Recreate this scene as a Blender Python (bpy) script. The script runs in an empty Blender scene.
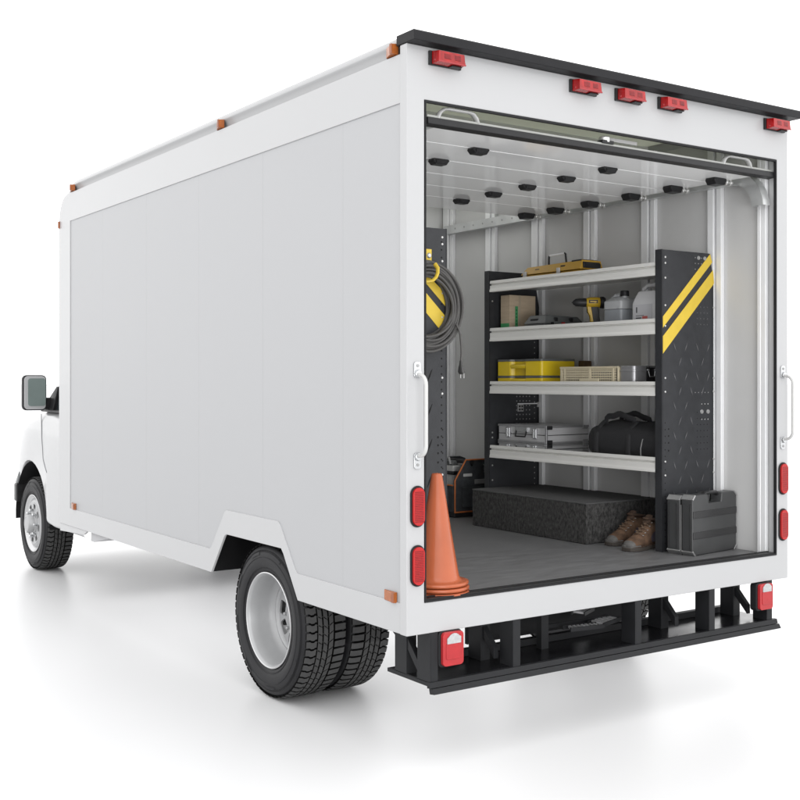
import bpy, bmesh, math, random
from mathutils import Vector, Matrix
from mathutils.geometry import tessellate_polygon
random.seed(7)
S = bpy.context.scene
COL = S.collection
PI = math.pi
R = math.radians
GZ = -0.071          # ground level
FZ = 0.577           # cargo floor level
W = 2.326            # body width

# ------------------------------------------------------------------ materials
def mat(name, col, rough=0.5, metal=0.0, var=0.06, scale=6.0, bump=0.0, bscale=120.0, rvar=0.08, stretch=(1, 1, 1),
        spec=0.5, coat=0.0, trans=0.0, alpha=1.0, ior=1.45, emit=0.0):
    m = bpy.data.materials.new(name)
    m.use_nodes = True
    nt = m.node_tree
    b = nt.nodes['Principled BSDF']
    L = nt.links.new
    tc = nt.nodes.new('ShaderNodeTexCoord')
    mp = nt.nodes.new('ShaderNodeMapping')
    mp.inputs['Scale'].default_value = stretch
    L(tc.outputs['Object'], mp.inputs['Vector'])
    n = nt.nodes.new('ShaderNodeTexNoise')
    n.inputs['Scale'].default_value = scale
    n.inputs['Detail'].default_value = 6
    L(mp.outputs['Vector'], n.inputs['Vector'])
    r = nt.nodes.new('ShaderNodeValToRGB')
    lo = [max(0, c * (1 - var)) for c in col]
    hi = [min(1, c * (1 + var)) for c in col]
    r.color_ramp.elements[0].position = 0.3
    r.color_ramp.elements[1].position = 0.7
    r.color_ramp.elements[0].color = (*lo, 1)
    r.color_ramp.elements[1].color = (*hi, 1)
    L(n.outputs['Fac'], r.inputs['Fac'])
    L(r.outputs['Color'], b.inputs['Base Color'])
    mr = nt.nodes.new('ShaderNodeMapRange')
    mr.inputs['To Min'].default_value = max(0, rough - rvar)
    mr.inputs['To Max'].default_value = min(1, rough + rvar)
    L(n.outputs['Fac'], mr.inputs['Value'])
    L(mr.outputs['Result'], b.inputs['Roughness'])
    b.inputs['Metallic'].default_value = metal
    b.inputs['Specular IOR Level'].default_value = spec
    b.inputs['Coat Weight'].default_value = coat
    b.inputs['Transmission Weight'].default_value = trans
    b.inputs['IOR'].default_value = ior
    b.inputs['Alpha'].default_value = alpha
    if bump:
        n2 = nt.nodes.new('ShaderNodeTexNoise')
        n2.inputs['Scale'].default_value = bscale
        n2.inputs['Detail'].default_value = 3
        L(mp.outputs['Vector'], n2.inputs['Vector'])
        bp = nt.nodes.new('ShaderNodeBump')
        bp.inputs['Strength'].default_value = bump
        bp.inputs['Distance'].default_value = 0.01
        L(n2.outputs['Fac'], bp.inputs['Height'])
        L(bp.outputs['Normal'], b.inputs['Normal'])
    return m

M = {}
M['ground'] = mat('studio_ground', (.64, .64, .644), .36, var=.004, scale=.6)
M['paint'] = mat('white_paint', (.375, .377, .383), .32, var=.008, scale=1.5, coat=.15, rvar=.04)
M['panel'] = mat('white_side_panel', (.336, .339, .348), .42, var=.012, scale=1.2, rvar=.05, bump=.012, bscale=5)
M['cabpaint'] = mat('cab_paint', (.36, .362, .368), .25, var=.006, scale=2, coat=.4, rvar=.03)
M['black'] = mat('black_trim', (.011, .011, .0125), .5, spec=.22, var=.15, scale=14, bump=.06, bscale=300)
M['rubber'] = mat('seal_rubber', (.012, .012, .013), .6, spec=.25, var=.15)
M['steel'] = mat('dark_painted_steel', (.014, .0145, .016), .5, spec=.22, var=.14, scale=9, bump=.03, bscale=160)
M['steel_top'] = mat('bumper_step_top', (.006, .006, .007), .22, var=.2, scale=7, rvar=.1)
M['under'] = mat('underbody', (.40, .40, .41), .75, var=.1)  # pale grey picked to bounce light into the ground shadow
M['well'] = mat('wheel_well_liner', (.012, .012, .013), .8, var=.3, spec=.2)
M['tyre'] = mat('tyre_tread_rubber', (.042, .042, .042), .8, var=.16, scale=22, bump=.10, bscale=240)
M['groove_shade'] = mat('tyre_groove_shade', (.003, .003, .003), .95, var=.2, spec=.1)  # grooves and block sides: tread rubber with recess shade put into the colour
M['sidewall'] = mat('tyre_sidewall', (.011, .011, .0125), .55, spec=.3, var=.16, scale=20, bump=.05, bscale=260)
M['rim'] = mat('rim_silver', (.36, .363, .368), .42, .25, var=.04, scale=10)
M['rimedge'] = mat('rim_edge', (.50, .50, .505), .3, .6, var=.02)
M['inner'] = mat('inner_wall', (.50, .50, .498), .38, var=.03, scale=2.2, rvar=.06)
M['stud'] = mat('wall_stud_metal', (.74, .745, .755), .34, .15, var=.03, scale=8)
M['alu'] = mat('shelf_aluminium', (.74, .735, .71), .34, .2, var=.006, scale=6, stretch=(1, .3, 1))
M['rail'] = mat('galvanised_rail', (.55, .56, .56), .33, .7, var=.10, scale=12)
M['ceiling'] = None
M['door'] = mat('door_gloss_white', (.86, .865, .868), .07, var=.01, spec=.9, scale=3, rvar=.02, bump=.010, bscale=5)
M['doorout'] = mat('door_rail_white', (.30, .305, .29), .3, var=.02)
M['white'] = mat('white_plastic', (.44, .44, .435), .35, var=.03)
M['chrome'] = mat('chrome', (.55, .56, .57), .18, .9, var=.03)
M['zinc'] = mat('zinc_bolt', (.55, .55, .54), .3, .7, var=.05)
M['panelblk'] = mat('black_powder_coat', (.026, .027, .030), .40, spec=.35, var=.12, scale=18, bump=.08, bscale=420)
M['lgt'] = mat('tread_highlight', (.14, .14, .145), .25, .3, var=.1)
M['slot'] = mat('step_grip_metal', (.62, .62, .63), .4, .2, var=.1)
M['hole'] = mat('hole_black', (.004, .004, .004), .9, var=.1)  # flat black marks stand in for the dark inside holes
M['graydot'] = mat('bolt_dot_grey', (.30, .30, .30), .4, .4, var=.1)
M['yellow'] = mat('safety_yellow', (.56, .40, .042), .45, var=.05, scale=20)
M['yelbox'] = mat('yellow_box_plastic', (.62, .45, .015), .35, var=.05, scale=12)
M['yelcase'] = mat('amber_case_plastic', (.43, .25, .028), .42, var=.07, scale=14)
M['drillyel'] = mat('drill_yellow', (.44, .28, .018), .35, var=.05, scale=20)
M['blk'] = mat('black_plastic', (.016, .016, .017), .42, spec=.3, var=.15, scale=24, bump=.05, bscale=300)
M['graycase'] = mat('grey_case_plastic', (.095, .10, .10), .42, var=.10, scale=20, bump=.05, bscale=300)
M['card'] = mat('cardboard', (.40, .32, .23), .85, var=.08, scale=14, bump=.08, bscale=90, stretch=(1, 1, 6))
M['cardtape'] = mat('cardboard_tape', (.36, .30, .22), .35, var=.05)
M['green'] = mat('green_print', (.05, .26, .10), .7, var=.1, scale=30)
M['greendark'] = mat('green_dark_print', (.02, .13, .05), .7, var=.1, scale=30)
M['beige'] = mat('beige_plastic', (.52, .46, .33), .5, var=.04, scale=20)
M['tin'] = mat('grey_tin', (.30, .30, .31), .30, .55, var=.07, scale=12)
M['alucase'] = mat('ribbed_aluminium', (.48, .48, .49), .38, .35, var=.06, scale=5, stretch=(1, 1, 60), bump=.06, bscale=6)
M['bag'] = mat('black_nylon', (.016, .016, .018), .72, var=.2, scale=40, bump=.22, bscale=320)
M['strap'] = mat('bag_strap', (.020, .020, .022), .75, var=.2, scale=60, bump=.2, bscale=400)
M['piping'] = mat('grey_piping', (.25, .25, .25), .6, var=.1)
M['tote'] = mat('charcoal_canvas', (.035, .038, .042), .8, var=.25, scale=30, bump=.25, bscale=300)
M['orange'] = mat('orange_piping', (.42, .12, .03), .6, var=.1)
M['red'] = mat('red_tool_handle', (.35, .02, .02), .4, var=.1)
M['cone'] = mat('cone_orange', (.37, .092, .037), .22, var=.07, scale=7, bump=.03, bscale=60, rvar=.08)
M['cable'] = mat('cable_grey', (.058, .056, .054), .5, var=.12, scale=20, bump=.05, bscale=200)
M['plug'] = mat('plug_grey', (.045, .045, .044), .5, var=.1)
M['hardcase'] = mat('hard_case_shell', (.042, .043, .044), .40, var=.12, scale=9, bump=.09, bscale=420)
M['hardcase2'] = mat('hard_case_band', (.022, .022, .023), .34, var=.12, scale=9, bump=.05, bscale=420)
M['casealu'] = mat('hard_case_metal_edge', (.42, .42, .42), .34, .8, var=.08)
M['carpet'] = mat('carpet_top', (.075, .075, .076), .9, var=.14, scale=60, bump=.3, bscale=400)
M['suede'] = mat('tan_suede', (.105, .060, .036), .85, var=.45, scale=28, bump=.25, bscale=260)
M['suede2'] = mat('dark_tan_suede', (.055, .032, .021), .85, var=.25, scale=40, bump=.25, bscale=260)
M['bootgrey'] = mat('boot_toe_rubber', (.10, .096, .092), .65, var=.2, scale=40, bump=.15, bscale=200)
M['bootsole'] = mat('boot_sole', (.05, .042, .036), .75, var=.2, scale=40)
M['bootdark'] = mat('boot_heel_patch', (.06, .05, .065), .7, var=.2, scale=40)
M['lace'] = mat('boot_lace', (.11, .07, .045), .8, var=.2, scale=90)
M['amber'] = mat('amber_lens', (.30, .085, .020), .25, var=.12, scale=60, coat=.1, spec=.35)
M['amberbase'] = mat('amber_lens_side', (.22, .07, .03), .35, var=.15, scale=60)
M['redlens'] = mat('red_lens', (.27, .003, .004), .15, var=.25, scale=45, coat=.35, spec=.35, bump=.10, bscale=110, stretch=(1, 1, .35))
M['reddeep'] = mat('red_lens_deep', (.16, .004, .006), .2, var=.3, scale=60, coat=.1, spec=.35)
M['redpink'] = mat('red_lens_edge', (.30, .030, .034), .2, var=.1, scale=40, coat=.1, spec=.35)  # paler red stands in for light showing through the lens edge
M['redtail'] = mat('red_tail_lens', (.36, .012, .012), .18, var=.05, scale=30, coat=.1, spec=.35)
M['redstop'] = mat('red_stop_lens', (.35, .022, .026), .18, var=.08, scale=30, coat=.1, spec=.35)
M['clearlens'] = mat('reverse_lens', (.36, .365, .37), .2, var=.14, scale=70, coat=.5)
M['mirror'] = mat('mirror_glass', (.20, .245, .235), .08, .25, var=.10, scale=5)  # mostly diffuse; the grey-green reflection is put into the base colour
M['glass'] = mat('dark_window_glass', (.02, .024, .026), .05, var=.2, spec=.8)
M['canclear'] = mat('translucent_can', (.40, .41, .42), .28, var=.06, scale=7)
M['canfluid'] = mat('translucent_can_filled', (.25, .265, .285), .25, var=.07, scale=7)
M['canwhite'] = mat('white_can', (.54, .54, .55), .4, var=.04, scale=8)
M['label'] = mat('can_label', (.46, .46, .48), .5, var=.03)
M['ink'] = mat('label_ink', (.05, .05, .055), .6)
M['redink'] = mat('label_red_ink', (.45, .10, .09), .6)
M['headlamp'] = mat('headlamp_lens', (.75, .77, .78), .08, var=.08, scale=40, coat=1)
M['bumpgrey'] = mat('bumper_grey', (.17, .175, .18), .5, var=.06, scale=14)
M['flapgrey'] = mat('grey_flap', (.38, .38, .39), .6, var=.05)

def m_floor():
    m = mat('cargo_floor_vinyl', (.135, .135, .138), .42, var=.20, scale=9, stretch=(.7, 4, 1), bump=.04, bscale=40, rvar=.10)
    return m
M['floor'] = m_floor()

def m_carpet():
    m = bpy.data.materials.new('felt_carpet')
    m.use_nodes = True
    nt = m.node_tree; b = nt.nodes['Principled BSDF']; L = nt.links.new
    tc = nt.nodes.new('ShaderNodeTexCoord')
    a = nt.nodes.new('ShaderNodeTexNoise'); a.inputs['Scale'].default_value = 75; a.inputs['Detail'].default_value = 10
    a.inputs['Roughness'].default_value = .75
    mp = nt.nodes.new('ShaderNodeMapping'); mp.inputs['Scale'].default_value = (1, 1, .6)
    L(tc.outputs['Object'], mp.inputs['Vector']); L(mp.outputs['Vector'], a.inputs['Vector'])
    r = nt.nodes.new('ShaderNodeValToRGB')
    r.color_ramp.elements[0].position = .36; r.color_ramp.elements[0].color = (.005, .005, .005, 1)
    r.color_ramp.elements[1].position = .70; r.color_ramp.elements[1].color = (.085, .083, .081, 1)
    L(a.outputs['Fac'], r.inputs['Fac']); L(r.outputs['Color'], b.inputs['Base Color'])
    b.inputs['Roughness'].default_value = .95
    bp = nt.nodes.new('ShaderNodeBump'); bp.inputs['Strength'].default_value = .5; bp.inputs['Distance'].default_value = .01
    L(a.outputs['Fac'], bp.inputs['Height']); L(bp.outputs['Normal'], b.inputs['Normal'])
    return m
M['felt'] = m_carpet()

def m_ceiling():
    m = bpy.data.materials.new('translucent_roof_skin')
    m.use_nodes = True
    nt = m.node_tree; b = nt.nodes['Principled BSDF']; L = nt.links.new
    out = nt.nodes['Material Output']
    t = nt.nodes.new('ShaderNodeBsdfTranslucent'); t.inputs['Color'].default_value = (.60, .61, .55, 1)
    n = nt.nodes.new('ShaderNodeTexNoise'); n.inputs['Scale'].default_value = 4
    r = nt.nodes.new('ShaderNodeValToRGB')
    r.color_ramp.elements[0].color = (.60, .615, .54, 1); r.color_ramp.elements[1].color = (.66, .675, .60, 1)
    L(n.outputs['Fac'], r.inputs['Fac']); L(r.outputs['Color'], b.inputs['Base Color'])
    b.inputs['Roughness'].default_value = .5
    mx = nt.nodes.new('ShaderNodeMixShader'); mx.inputs[0].default_value = .5
    L(b.outputs[0], mx.inputs[1]); L(t.outputs[0], mx.inputs[2]); L(mx.outputs[0], out.inputs['Surface'])
    return m
M['ceiling'] = m_ceiling()

# ------------------------------------------------------------------ mesh builder
class MB:
    def __init__(s):
        s.v = []; s.f = []; s.m = []; s.mats = []
    def mi(s, m):
        if m not in s.mats: s.mats.append(m)
        return s.mats.index(m)
    def add(s, vs, fs, m):
        o = len(s.v); k = s.mi(m)
        s.v += [tuple(x) for x in vs]
        for f in fs:
            s.f.append(tuple(i + o for i in f)); s.m.append(k)
        return s
    def box(s, x0, x1, y0, y1, z0, z1, m, mx=None):
        vs = [(x0, y0, z0), (x1, y0, z0), (x1, y1, z0), (x0, y1, z0), (x0, y0, z1), (x1, y0, z1), (x1, y1, z1), (x0, y1, z1)]
        if mx: vs = [mx @ Vector(q) for q in vs]
        return s.add(vs, [(0, 3, 2, 1), (4, 5, 6, 7), (0, 1, 5, 4), (1, 2, 6, 5), (2, 3, 7, 6), (3, 0, 4, 7)], m)
    def hexa(s, lo, hi, m):          # two quads (lists of 4 points) joined
        return s.add(list(lo) + list(hi), [(0, 3, 2, 1), (4, 5, 6, 7), (0, 1, 5, 4), (1, 2, 6, 5), (2, 3, 7, 6), (3, 0, 4, 7)], m)
    def prism(s, poly, axis, a, b, m, holes=(), mx=None):
        """polygon (2D) extruded along axis from a to b. axis x:(y,z)  y:(x,z)  z:(x,y)"""
        def P(p, t):
            q = {'x': (t, p[0], p[1]), 'y': (p[0], t, p[1]), 'z': (p[0], p[1], t)}[axis]
            return mx @ Vector(q) if mx else q
        loops = [list(poly)] + [list(h) for h in holes]
        flat = [p for l in loops for p in l]
        n = len(flat)
        tri = tessellate_polygon([[Vector((p[0], p[1], 0)) for p in l] for l in loops])
        vs = [P(p, a) for p in flat] + [P(p, b) for p in flat]
        fs = []
        if holes:
            fs += [tuple(t) for t in tri] + [tuple(i + n for i in reversed(t)) for t in tri]
        else:
            fs += [tuple(range(n)), tuple(range(2 * n - 1, n - 1, -1))]
        o = 0
        for l in loops:
            k = len(l)
            for i in range(k):
                j = (i + 1) % k
                fs.append((o + i, o + j, n + o + j, n + o + i))
            o += k
        return s.add(vs, fs, m)
    def lathe(s, prof, m, axis='z', seg=48, c=(0, 0, 0), close=False, mats=None):
        """prof: list of (r, h) ; revolve about axis through c"""
        n = len(prof); vs = []
        for i in range(seg):
            t = 2 * PI * i / seg
            for r, h in prof:
                a, b = r * math.cos(t), r * math.sin(t)
                q = {'z': (a, b, h), 'x': (h, a, b), 'y': (a, h, b)}[axis]
                vs.append((q[0] + c[0], q[1] + c[1], q[2] + c[2]))
        last = n if close else n - 1
        for k in range(last):
            fs = []
            for i in range(seg):
                j = (i + 1) % seg
                k2 = (k + 1) % n
                fs.append((i * n + k, j * n + k, j * n + k2, i * n + k2))
            if k == 0:
                base = len(s.v); s.add(vs, fs, mats[k] if mats else m)
            else:
                kk = s.mi(mats[k] if mats else m)
                for f in fs:
                    s.f.append(tuple(i + base for i in f)); s.m.append(kk)
        return s
    def disc(s, c, r, axis, m, h=.002, seg=10):
        prof = [(0, h), (r, h), (r, 0)]
        if h < 0: prof = [(0, h), (r, h), (r, 0)]
        return s.lathe(prof, m, axis, seg, c)
    def tube(s, pts, r, m, seg=8, closed=False, flat=None):
        pts = [Vector(p) for p in pts]; n = len(pts)
        rs = r if isinstance(r, (list, tuple)) else [r] * n
        vs = []; up = None
        for i, p in enumerate(pts):
            if closed: d = pts[(i + 1) % n] - pts[i - 1]
            else: d = pts[min(i + 1, n - 1)] - pts[max(i - 1, 0)]
            d = d.normalized() if d.length > 1e-9 else Vector((0, 0, 1))
            if up is None:
                up = Vector((0, 0, 1)) if abs(d.z) < .9 else Vector((1, 0, 0))
            a = d.cross(up)
            if a.length < 1e-6: a = d.cross(Vector((1, 0, 0)))
            a.normalize(); b = a.cross(d).normalized(); up = b
            for k in range(seg):
                t = 2 * PI * k / seg
                ra, rb = (rs[i], rs[i]) if not flat else (rs[i] * flat[0], rs[i] * flat[1])
                vs.append(p + a * (ra * math.cos(t)) + b * (rb * math.sin(t)))
        fs = []
        for i in range(n if closed else n - 1):
            j = (i + 1) % n
            for k in range(seg):
                l = (k + 1) % seg
                fs.append((i * seg + k, i * seg + l, j * seg + l, j * seg + k))
        if not closed:
            fs.append(tuple(range(seg - 1, -1, -1))); fs.append(tuple(range((n - 1) * seg, n * seg)))
        return s.add(vs, fs, m)
    def build(s, name, parent=None, bevel=0.0, seg=2, sharp=35, loc=None, subsurf=0, rz=None):
        me = bpy.data.meshes.new(name)
        me.from_pydata(s.v, [], s.f)
        for m in s.mats: me.materials.append(M[m] if isinstance(m, str) else m)
        me.polygons.foreach_set('material_index', s.m)
        bm = bmesh.new(); bm.from_mesh(me)
        bmesh.ops.recalc_face_normals(bm, faces=bm.faces)
        bm.to_mesh(me); bm.free()
        me.shade_smooth()
        if not subsurf: me.set_sharp_from_angle(angle=R(sharp))
        me.update()
        o = bpy.data.objects.new(name, me)
        COL.objects.link(o)
        if parent is not None: o.parent = parent
        if loc: o.location = loc
        if rz is not None: o.rotation_euler.z = rz
        if bevel:
            b = o.modifiers.new('bevel', 'BEVEL'); b.width = bevel; b.segments = seg
            b.limit_method = 'ANGLE'; b.angle_limit = R(40); b.harden_normals = True
        if subsurf:
            b = o.modifiers.new('subsurf', 'SUBSURF'); b.levels = subsurf; b.render_levels = subsurf
        return o

def tag(o, label, cat, group=None):
    o['label'] = label; o['category'] = cat
    if group: o['group'] = group
    return o
def thing(name, label, cat, loc=(0, 0, 0), rz=0, group=None):
    o = bpy.data.objects.new(name, None); COL.objects.link(o)
    o.empty_display_size = .05
    o.location = loc; o.rotation_euler = (0, 0, rz)
    return tag(o, label, cat, group)
def kids(o): return [c for c in bpy.data.objects if c.parent == o]
def dup(o, parent=None, loc=None, label=None):
    c = o.copy(); COL.objects.link(c)
    if parent is not None: c.parent = parent
    if loc is not None: c.location = loc
    for k in kids(o):
        dup(k, c)
    if label: c['label'] = label
    return c
def arc(cx, cy, r, a0, a1, n):
    return [(cx + r * math.cos(R(a0 + (a1 - a0) * i / n)), cy + r * math.sin(R(a0 + (a1 - a0) * i / n))) for i in range(n + 1)]
def rrect(x0, x1, y0, y1, r, n=4):
    return arc(x1 - r, y1 - r, r, 0, 90, n) + arc(x0 + r, y1 - r, r, 90, 180, n) + arc(x0 + r, y0 + r, r, 180, 270, n) + arc(x1 - r, y0 + r, r, 270, 360, n)

# ------------------------------------------------------------------ ground
g = MB(); g.lathe([(0.001, 0), (3, 0), (12, 0), (60, 0), (400, 0)], 'ground', 'z', 64)
go = g.build('ground', loc=(1, 2, GZ)); go['kind'] = 'structure'

# ------------------------------------------------------------------ truck
truck = thing('box_truck', 'white box truck with its rear roll-up door open onto shelves', 'truck', (W / 2, 2.0, GZ))
TM = Matrix.Translation(truck.location).inverted()
def tp(mb, name, parent=None, **k):          # truck part given in world coordinates
    if parent is None:
        o = mb.build(name, truck, **k)
        o.location = TM.translation
        return o
    return mb.build(name, parent, **k)

# --- outer side skin with frame and arch
arch_in = [(1.779, .457), (1.616, .672), (1.019, .672), (.867, .457)]
def side_outer(full=True):
    p = [(.046, .457), (.867, .457), (1.004, .652), (1.024, .672), (1.600, .672), (1.622, .664), (1.779, .457), (4.27, .457)]
    p += [(4.27, 2.55)] + arc(4.09, 2.545, .18, 0, 90, 6)[1:] + [(.046, 2.725)]
    return p
win = [(.05, .577), (.870, .577), (.889, .590), (1.033, .780), (1.056, .794), (1.600, .794), (1.625, .782), (1.782, .585), (1.800, .577),
       (4.035, .577), (4.035, 2.533), (.05, 2.533)]
sf = MB(); sf.prism(side_outer(), 'x', 0.0, .012, 'paint', holes=[win])
tp(sf, 'side_frame', bevel=.0015)
sp = MB()
cuts = [.048, .483, 1.213, 1.943, 2.673, 3.403, 4.037]
win_in = [(y, z) for y, z in win]
def clip(poly, y0, y1):
    def side(ps, f, inter):
        out = []
        for i in range(len(ps)):
            a, b = ps[i], ps[(i + 1) % len(ps)]
            if f(a): out.append(a)
            if f(a) != f(b): out.append(inter(a, b))
        return out
    def it(y):
        return lambda a, b: (y, a[1] + (b[1] - a[1]) * (y - a[0]) / (b[0] - a[0]))
    ps = side(poly, lambda p: p[0] >= y0, it(y0))
    return side(ps, lambda p: p[0] <= y1, it(y1))
big = [(.045, .57), (.885, .57), (1.05, .79), (1.61, .79), (1.79, .57), (4.04, .57), (4.04, 2.54), (.045, 2.54)]
for i in range(len(cuts) - 1):
    sp.prism(clip(big, cuts[i] + .0003, cuts[i + 1] - .0003), 'x', .005, .0115, 'panel')
tp(sp, 'side_panel')
# far side, front bulkhead, wheel arch box on the left, inner linings
o = MB(); o.prism([(.046, .457), (4.27, .457), (4.27, 2.725), (.046, 2.725)], 'x', W - .03, W, 'paint'); tp(o, 'right_side_wall', bevel=.002)
o = MB(); o.box(.03, W - .03, 4.22, 4.268, .46, 2.72, 'paint'); tp(o, 'front_wall', bevel=.01)
# rear frame
o = MB()
o.prism([(-.002, .455), (W + .002, .455), (W + .002, 2.757), (-.002, 2.757)], 'y', 0, .046, 'paint', holes=[[(.083, .577), (2.24, .577), (2.24, 2.548), (.083, 2.548)]])
tp(o, 'rear_frame', bevel=.003)
o = MB()
o.prism([(.084, .578), (2.239, .578), (2.239, 2.547), (.084, 2.547)], 'y', -.003, .010, 'rubber', holes=[[(.0900, .586), (2.231, .586), (2.231, 2.538), (.0900, 2.538)]])
tp(o, 'door_seal')
o = MB(); o.box(.092, 2.23, .004, .03, .5785, .5905, 'blk'); o.box(.092, 2.23, .036, .052, .5785, .5925, 'rubber'); tp(o, 'door_sill', bevel=.002)
# roof
o = MB(); o.box(.06, W - .06, .05, 4.1, 2.762, 2.768, 'ceiling'); tp(o, 'roof_skin')
o = MB()
for i in range(8):
    y = .35 + i * .52
    o.box(.05, W - .05, y, y + .035, 2.728, 2.760, 'stud')
tp(o, 'roof_bow')
# cornice rails along the top of both sides
def rail_sec(sgn, x0):
    pts = [(.030, 2.715), (.030, 2.730), (.027, 2.752), (.020, 2.766), (.013, 2.771), (.011, 2.776), (.011, 2.792), (.014, 2.797), (.022, 2.800), (.075, 2.802), (.075, 2.715)]
    return [(x0 + sgn * p[0], p[1]) for p in pts]
for sgn, x0 in ((1, 0), (-1, W)):
    sec = rail_sec(sgn, x0)
    vs = []; path = [(.068, 0, 0), (3.88, 0, 0)]
    ys = [(.068, 0.0), (3.9, 0.0)]
    rings = []
    cy, cz = 3.93, 2.715 - .19
    rings.append([(x, .068, z) for x, z in sec]); rings.append([(x, cy, z) for x, z in sec])
    for k in range(1, 7):
        a = R(90 - 13 * k)
        rings.append([(x, cy + (z - cz) * math.cos(a), cz + (z - cz) * math.sin(a)) for x, z in sec])
    n = len(sec); vs = [p for r_ in rings for p in r_]; fs = []
    for i in range(len(rings) - 1):
        for k in range(n):
            fs.append((i * n + k, i * n + (k + 1) % n, (i + 1) * n + (k + 1) % n, (i + 1) * n + k))
    fs += [tuple(range(n)), tuple(range(len(vs) - n, len(vs)))]
    o = MB(); o.add(vs, fs, 'paint'); tp(o, 'roof_rail', sharp=50)
# black cap across the rear top
o = MB(); o.prism([(-.058, 2.757), (.066, 2.757), (.066, 2.798), (-.052, 2.798), (-.058, 2.792)], 'x', -.006, W + .035, 'black'); tp(o, 'roof_cap', bevel=.003)

# --- inner linings
o = MB(); o.box(2.253, 2.268, .05, 4.2, FZ - .02, 2.728, 'inner')
tp(o, 'inner_wall')
o = MB(); o.prism([(.05, FZ - .02), (.82, FZ - .02), (.82, .80), (1.82, .80), (1.82, FZ - .02), (4.2, FZ - .02), (4.2, 2.728), (.05, 2.728)], 'x', .05, .065, 'inner'); tp(o, 'inner_wall')
o = MB(); o.box(.07, 2.25, 2.80, 2.815, FZ - .02, 2.728, 'inner'); tp(o, 'bulkhead')
o = MB(); o.box(.07, 2.25, 2.775, 2.799, 2.44, 2.475, 'stud'); o.box(.07, 2.25, 2.765, 2.799, 2.475, 2.480, 'stud'); tp(o, 'bulkhead_rail', bevel=.003)
o = MB(); o.prism([(.065, .052), (2.253, .052), (2.253, 2.80), (.065, 2.80), (.065, 1.84), (.66, 1.84), (.66, .80), (.065, .80)], 'z', FZ - .03, FZ, 'floor'); tp(o, 'cargo_floor')
o = MB(); o.prism([(.03, .06), (2.296, .06), (2.296, .79), (1.68, .79), (1.68, 1.86), (2.296, 1.86), (2.296, 4.2), (.03, 4.2), (.03, 1.86), (.66, 1.86), (.66, .79), (.03, .79)], 'z', .462, FZ - .035, 'under'); tp(o, 'floor_frame')
def stud(y0, y1):
    o = MB()
    a, b = y0, y1
    # hat section, crown toward the aisle; crown at the far part, flange at the near part
    sec = [(2.252, b), (2.224, b), (2.224, a + .050), (2.246, a + .047), (2.246, a + .036), (2.226, a + .033), (2.226, a), (2.252, a)]
    o.prism(sec, 'z', FZ + .001, 2.727, 'stud')
    return tp(o, 'wall_stud', bevel=.0025)
for a, b in ((2.665, 2.775), (2.205, 2.302), (1.735, 1.838), (1.272, 1.367), (.800, .900), (.335, .425), (.055, .085)):
    stud(a, b)

# --- roll-up door, open under the roof
door = MB()
ed = [.055, .305, .595, .890, 1.170, 1.455, 1.785]
for i in range(6):
    door.box(.185, 2.135, ed[i] + .0035, ed[i + 1] - .0035, 2.464, 2.488, 'door')
door.box(.187, 2.133, .06, 1.783, 2.476, 2.492, 'doorout')
dr = tp(door, 'roll_up_door', bevel=.002)
o = MB(); o.box(.112, 2.262, .022, .054, 2.487, 2.500, 'doorout'); o.build('bottom_rail', dr, bevel=.002)
o = MB(); o.prism([(.008, 2.461), (.05, 2.456), (.052, 2.486), (.012, 2.489)], 'x', .108, 2.275, 'blk'); o.build('door_edge_seal', dr, bevel=.003)
def dhandle(x0, x1):
    o = MB()
    for dy in (0,):
        pts = [(x0, .034, 2.49), (x0 + .012, .032, 2.516), (x0 + .03, .030, 2.531), (x0 + .05, .029, 2.535), (x1 - .05, .029, 2.535), (x1 - .03, .030, 2.531), (x1 - .012, .032, 2.516), (x1, .034, 2.49)]
        o.tube(pts, .0085, 'white', 10, flat=(2.0, .75))
    return o.build('door_handle', dr)
dhandle(.168, .375); dhandle(1.872, 2.08)
o = MB(); o.lathe([(0, .026), (.022, .026), (.026, .022), (.026, 0)], 'zinc', 'z', 20, (1.095, .04, 2.505)); o.box(1.06, 1.13, .015, .05, 2.497, 2.512, 'blk'); o.build('door_latch', dr, bevel=.002)
o = MB(); o.box(1.142, 1.315, .054, .058, 2.520, 2.536, 'white'); tp(o, 'interior_strip', bevel=.001)
# hinges / roller blocks
hb = MB()
hb.prism([(-.040, 0), (.040, 0), (.046, -.006), (.030, -.026), (-.030, -.026), (-.046, -.010)], 'y', -.022, .022, 'blk')
hb.box(-.03, .03, -.026, -.018, -.021, -.008, 'blk'); hb.box(.006, .022, -.0225, -.0215, -.018, -.010, 'graydot')
h0 = hb.build('hinge_block', dr, bevel=.003, loc=(.588, .30, 2.464))
HB = [(.588, .594), (1.378, .305), (1.378, .594), (1.378, .89), (1.378, 1.17), (1.378, 1.455)]
HB += [(.588, .89), (.588, 1.17)]
for x, y in HB: dup(h0, dr, (x, y, 2.464))
def rollerblock(y):
    o = MB()
    o.prism([(-.040, 0), (.045, 0), (.050, -.008), (.034, -.034), (-.030, -.034), (-.045, -.012)], 'y', -.030, .030, 'blk')
    o.lathe([(0, -.01), (.007, -.01), (.007, .085), (0, .085)], 'zinc', 'x', 10, (.04, 0, -.012))
    o.lathe([(0, .026), (.015, .026), (.017, .030), (.017, .038), (.015, .042), (0, .042)], 'zinc', 'x', 16, (.04, 0, -.012))
    o.lathe([(0, .066), (.017, .066), (.018, .070), (.018, .080), (.017, .084), (0, .084)], 'zinc', 'x', 16, (.03, 0, -.012))
    return o
r0 = rollerblock(0).build('roller_hinge', dr, bevel=.003, loc=(2.03, .205, 2.464))
for y in (.49, .79, 1.11, 1.40, 1.66): dup(r0, dr, (2.03, y, 2.464))
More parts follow.
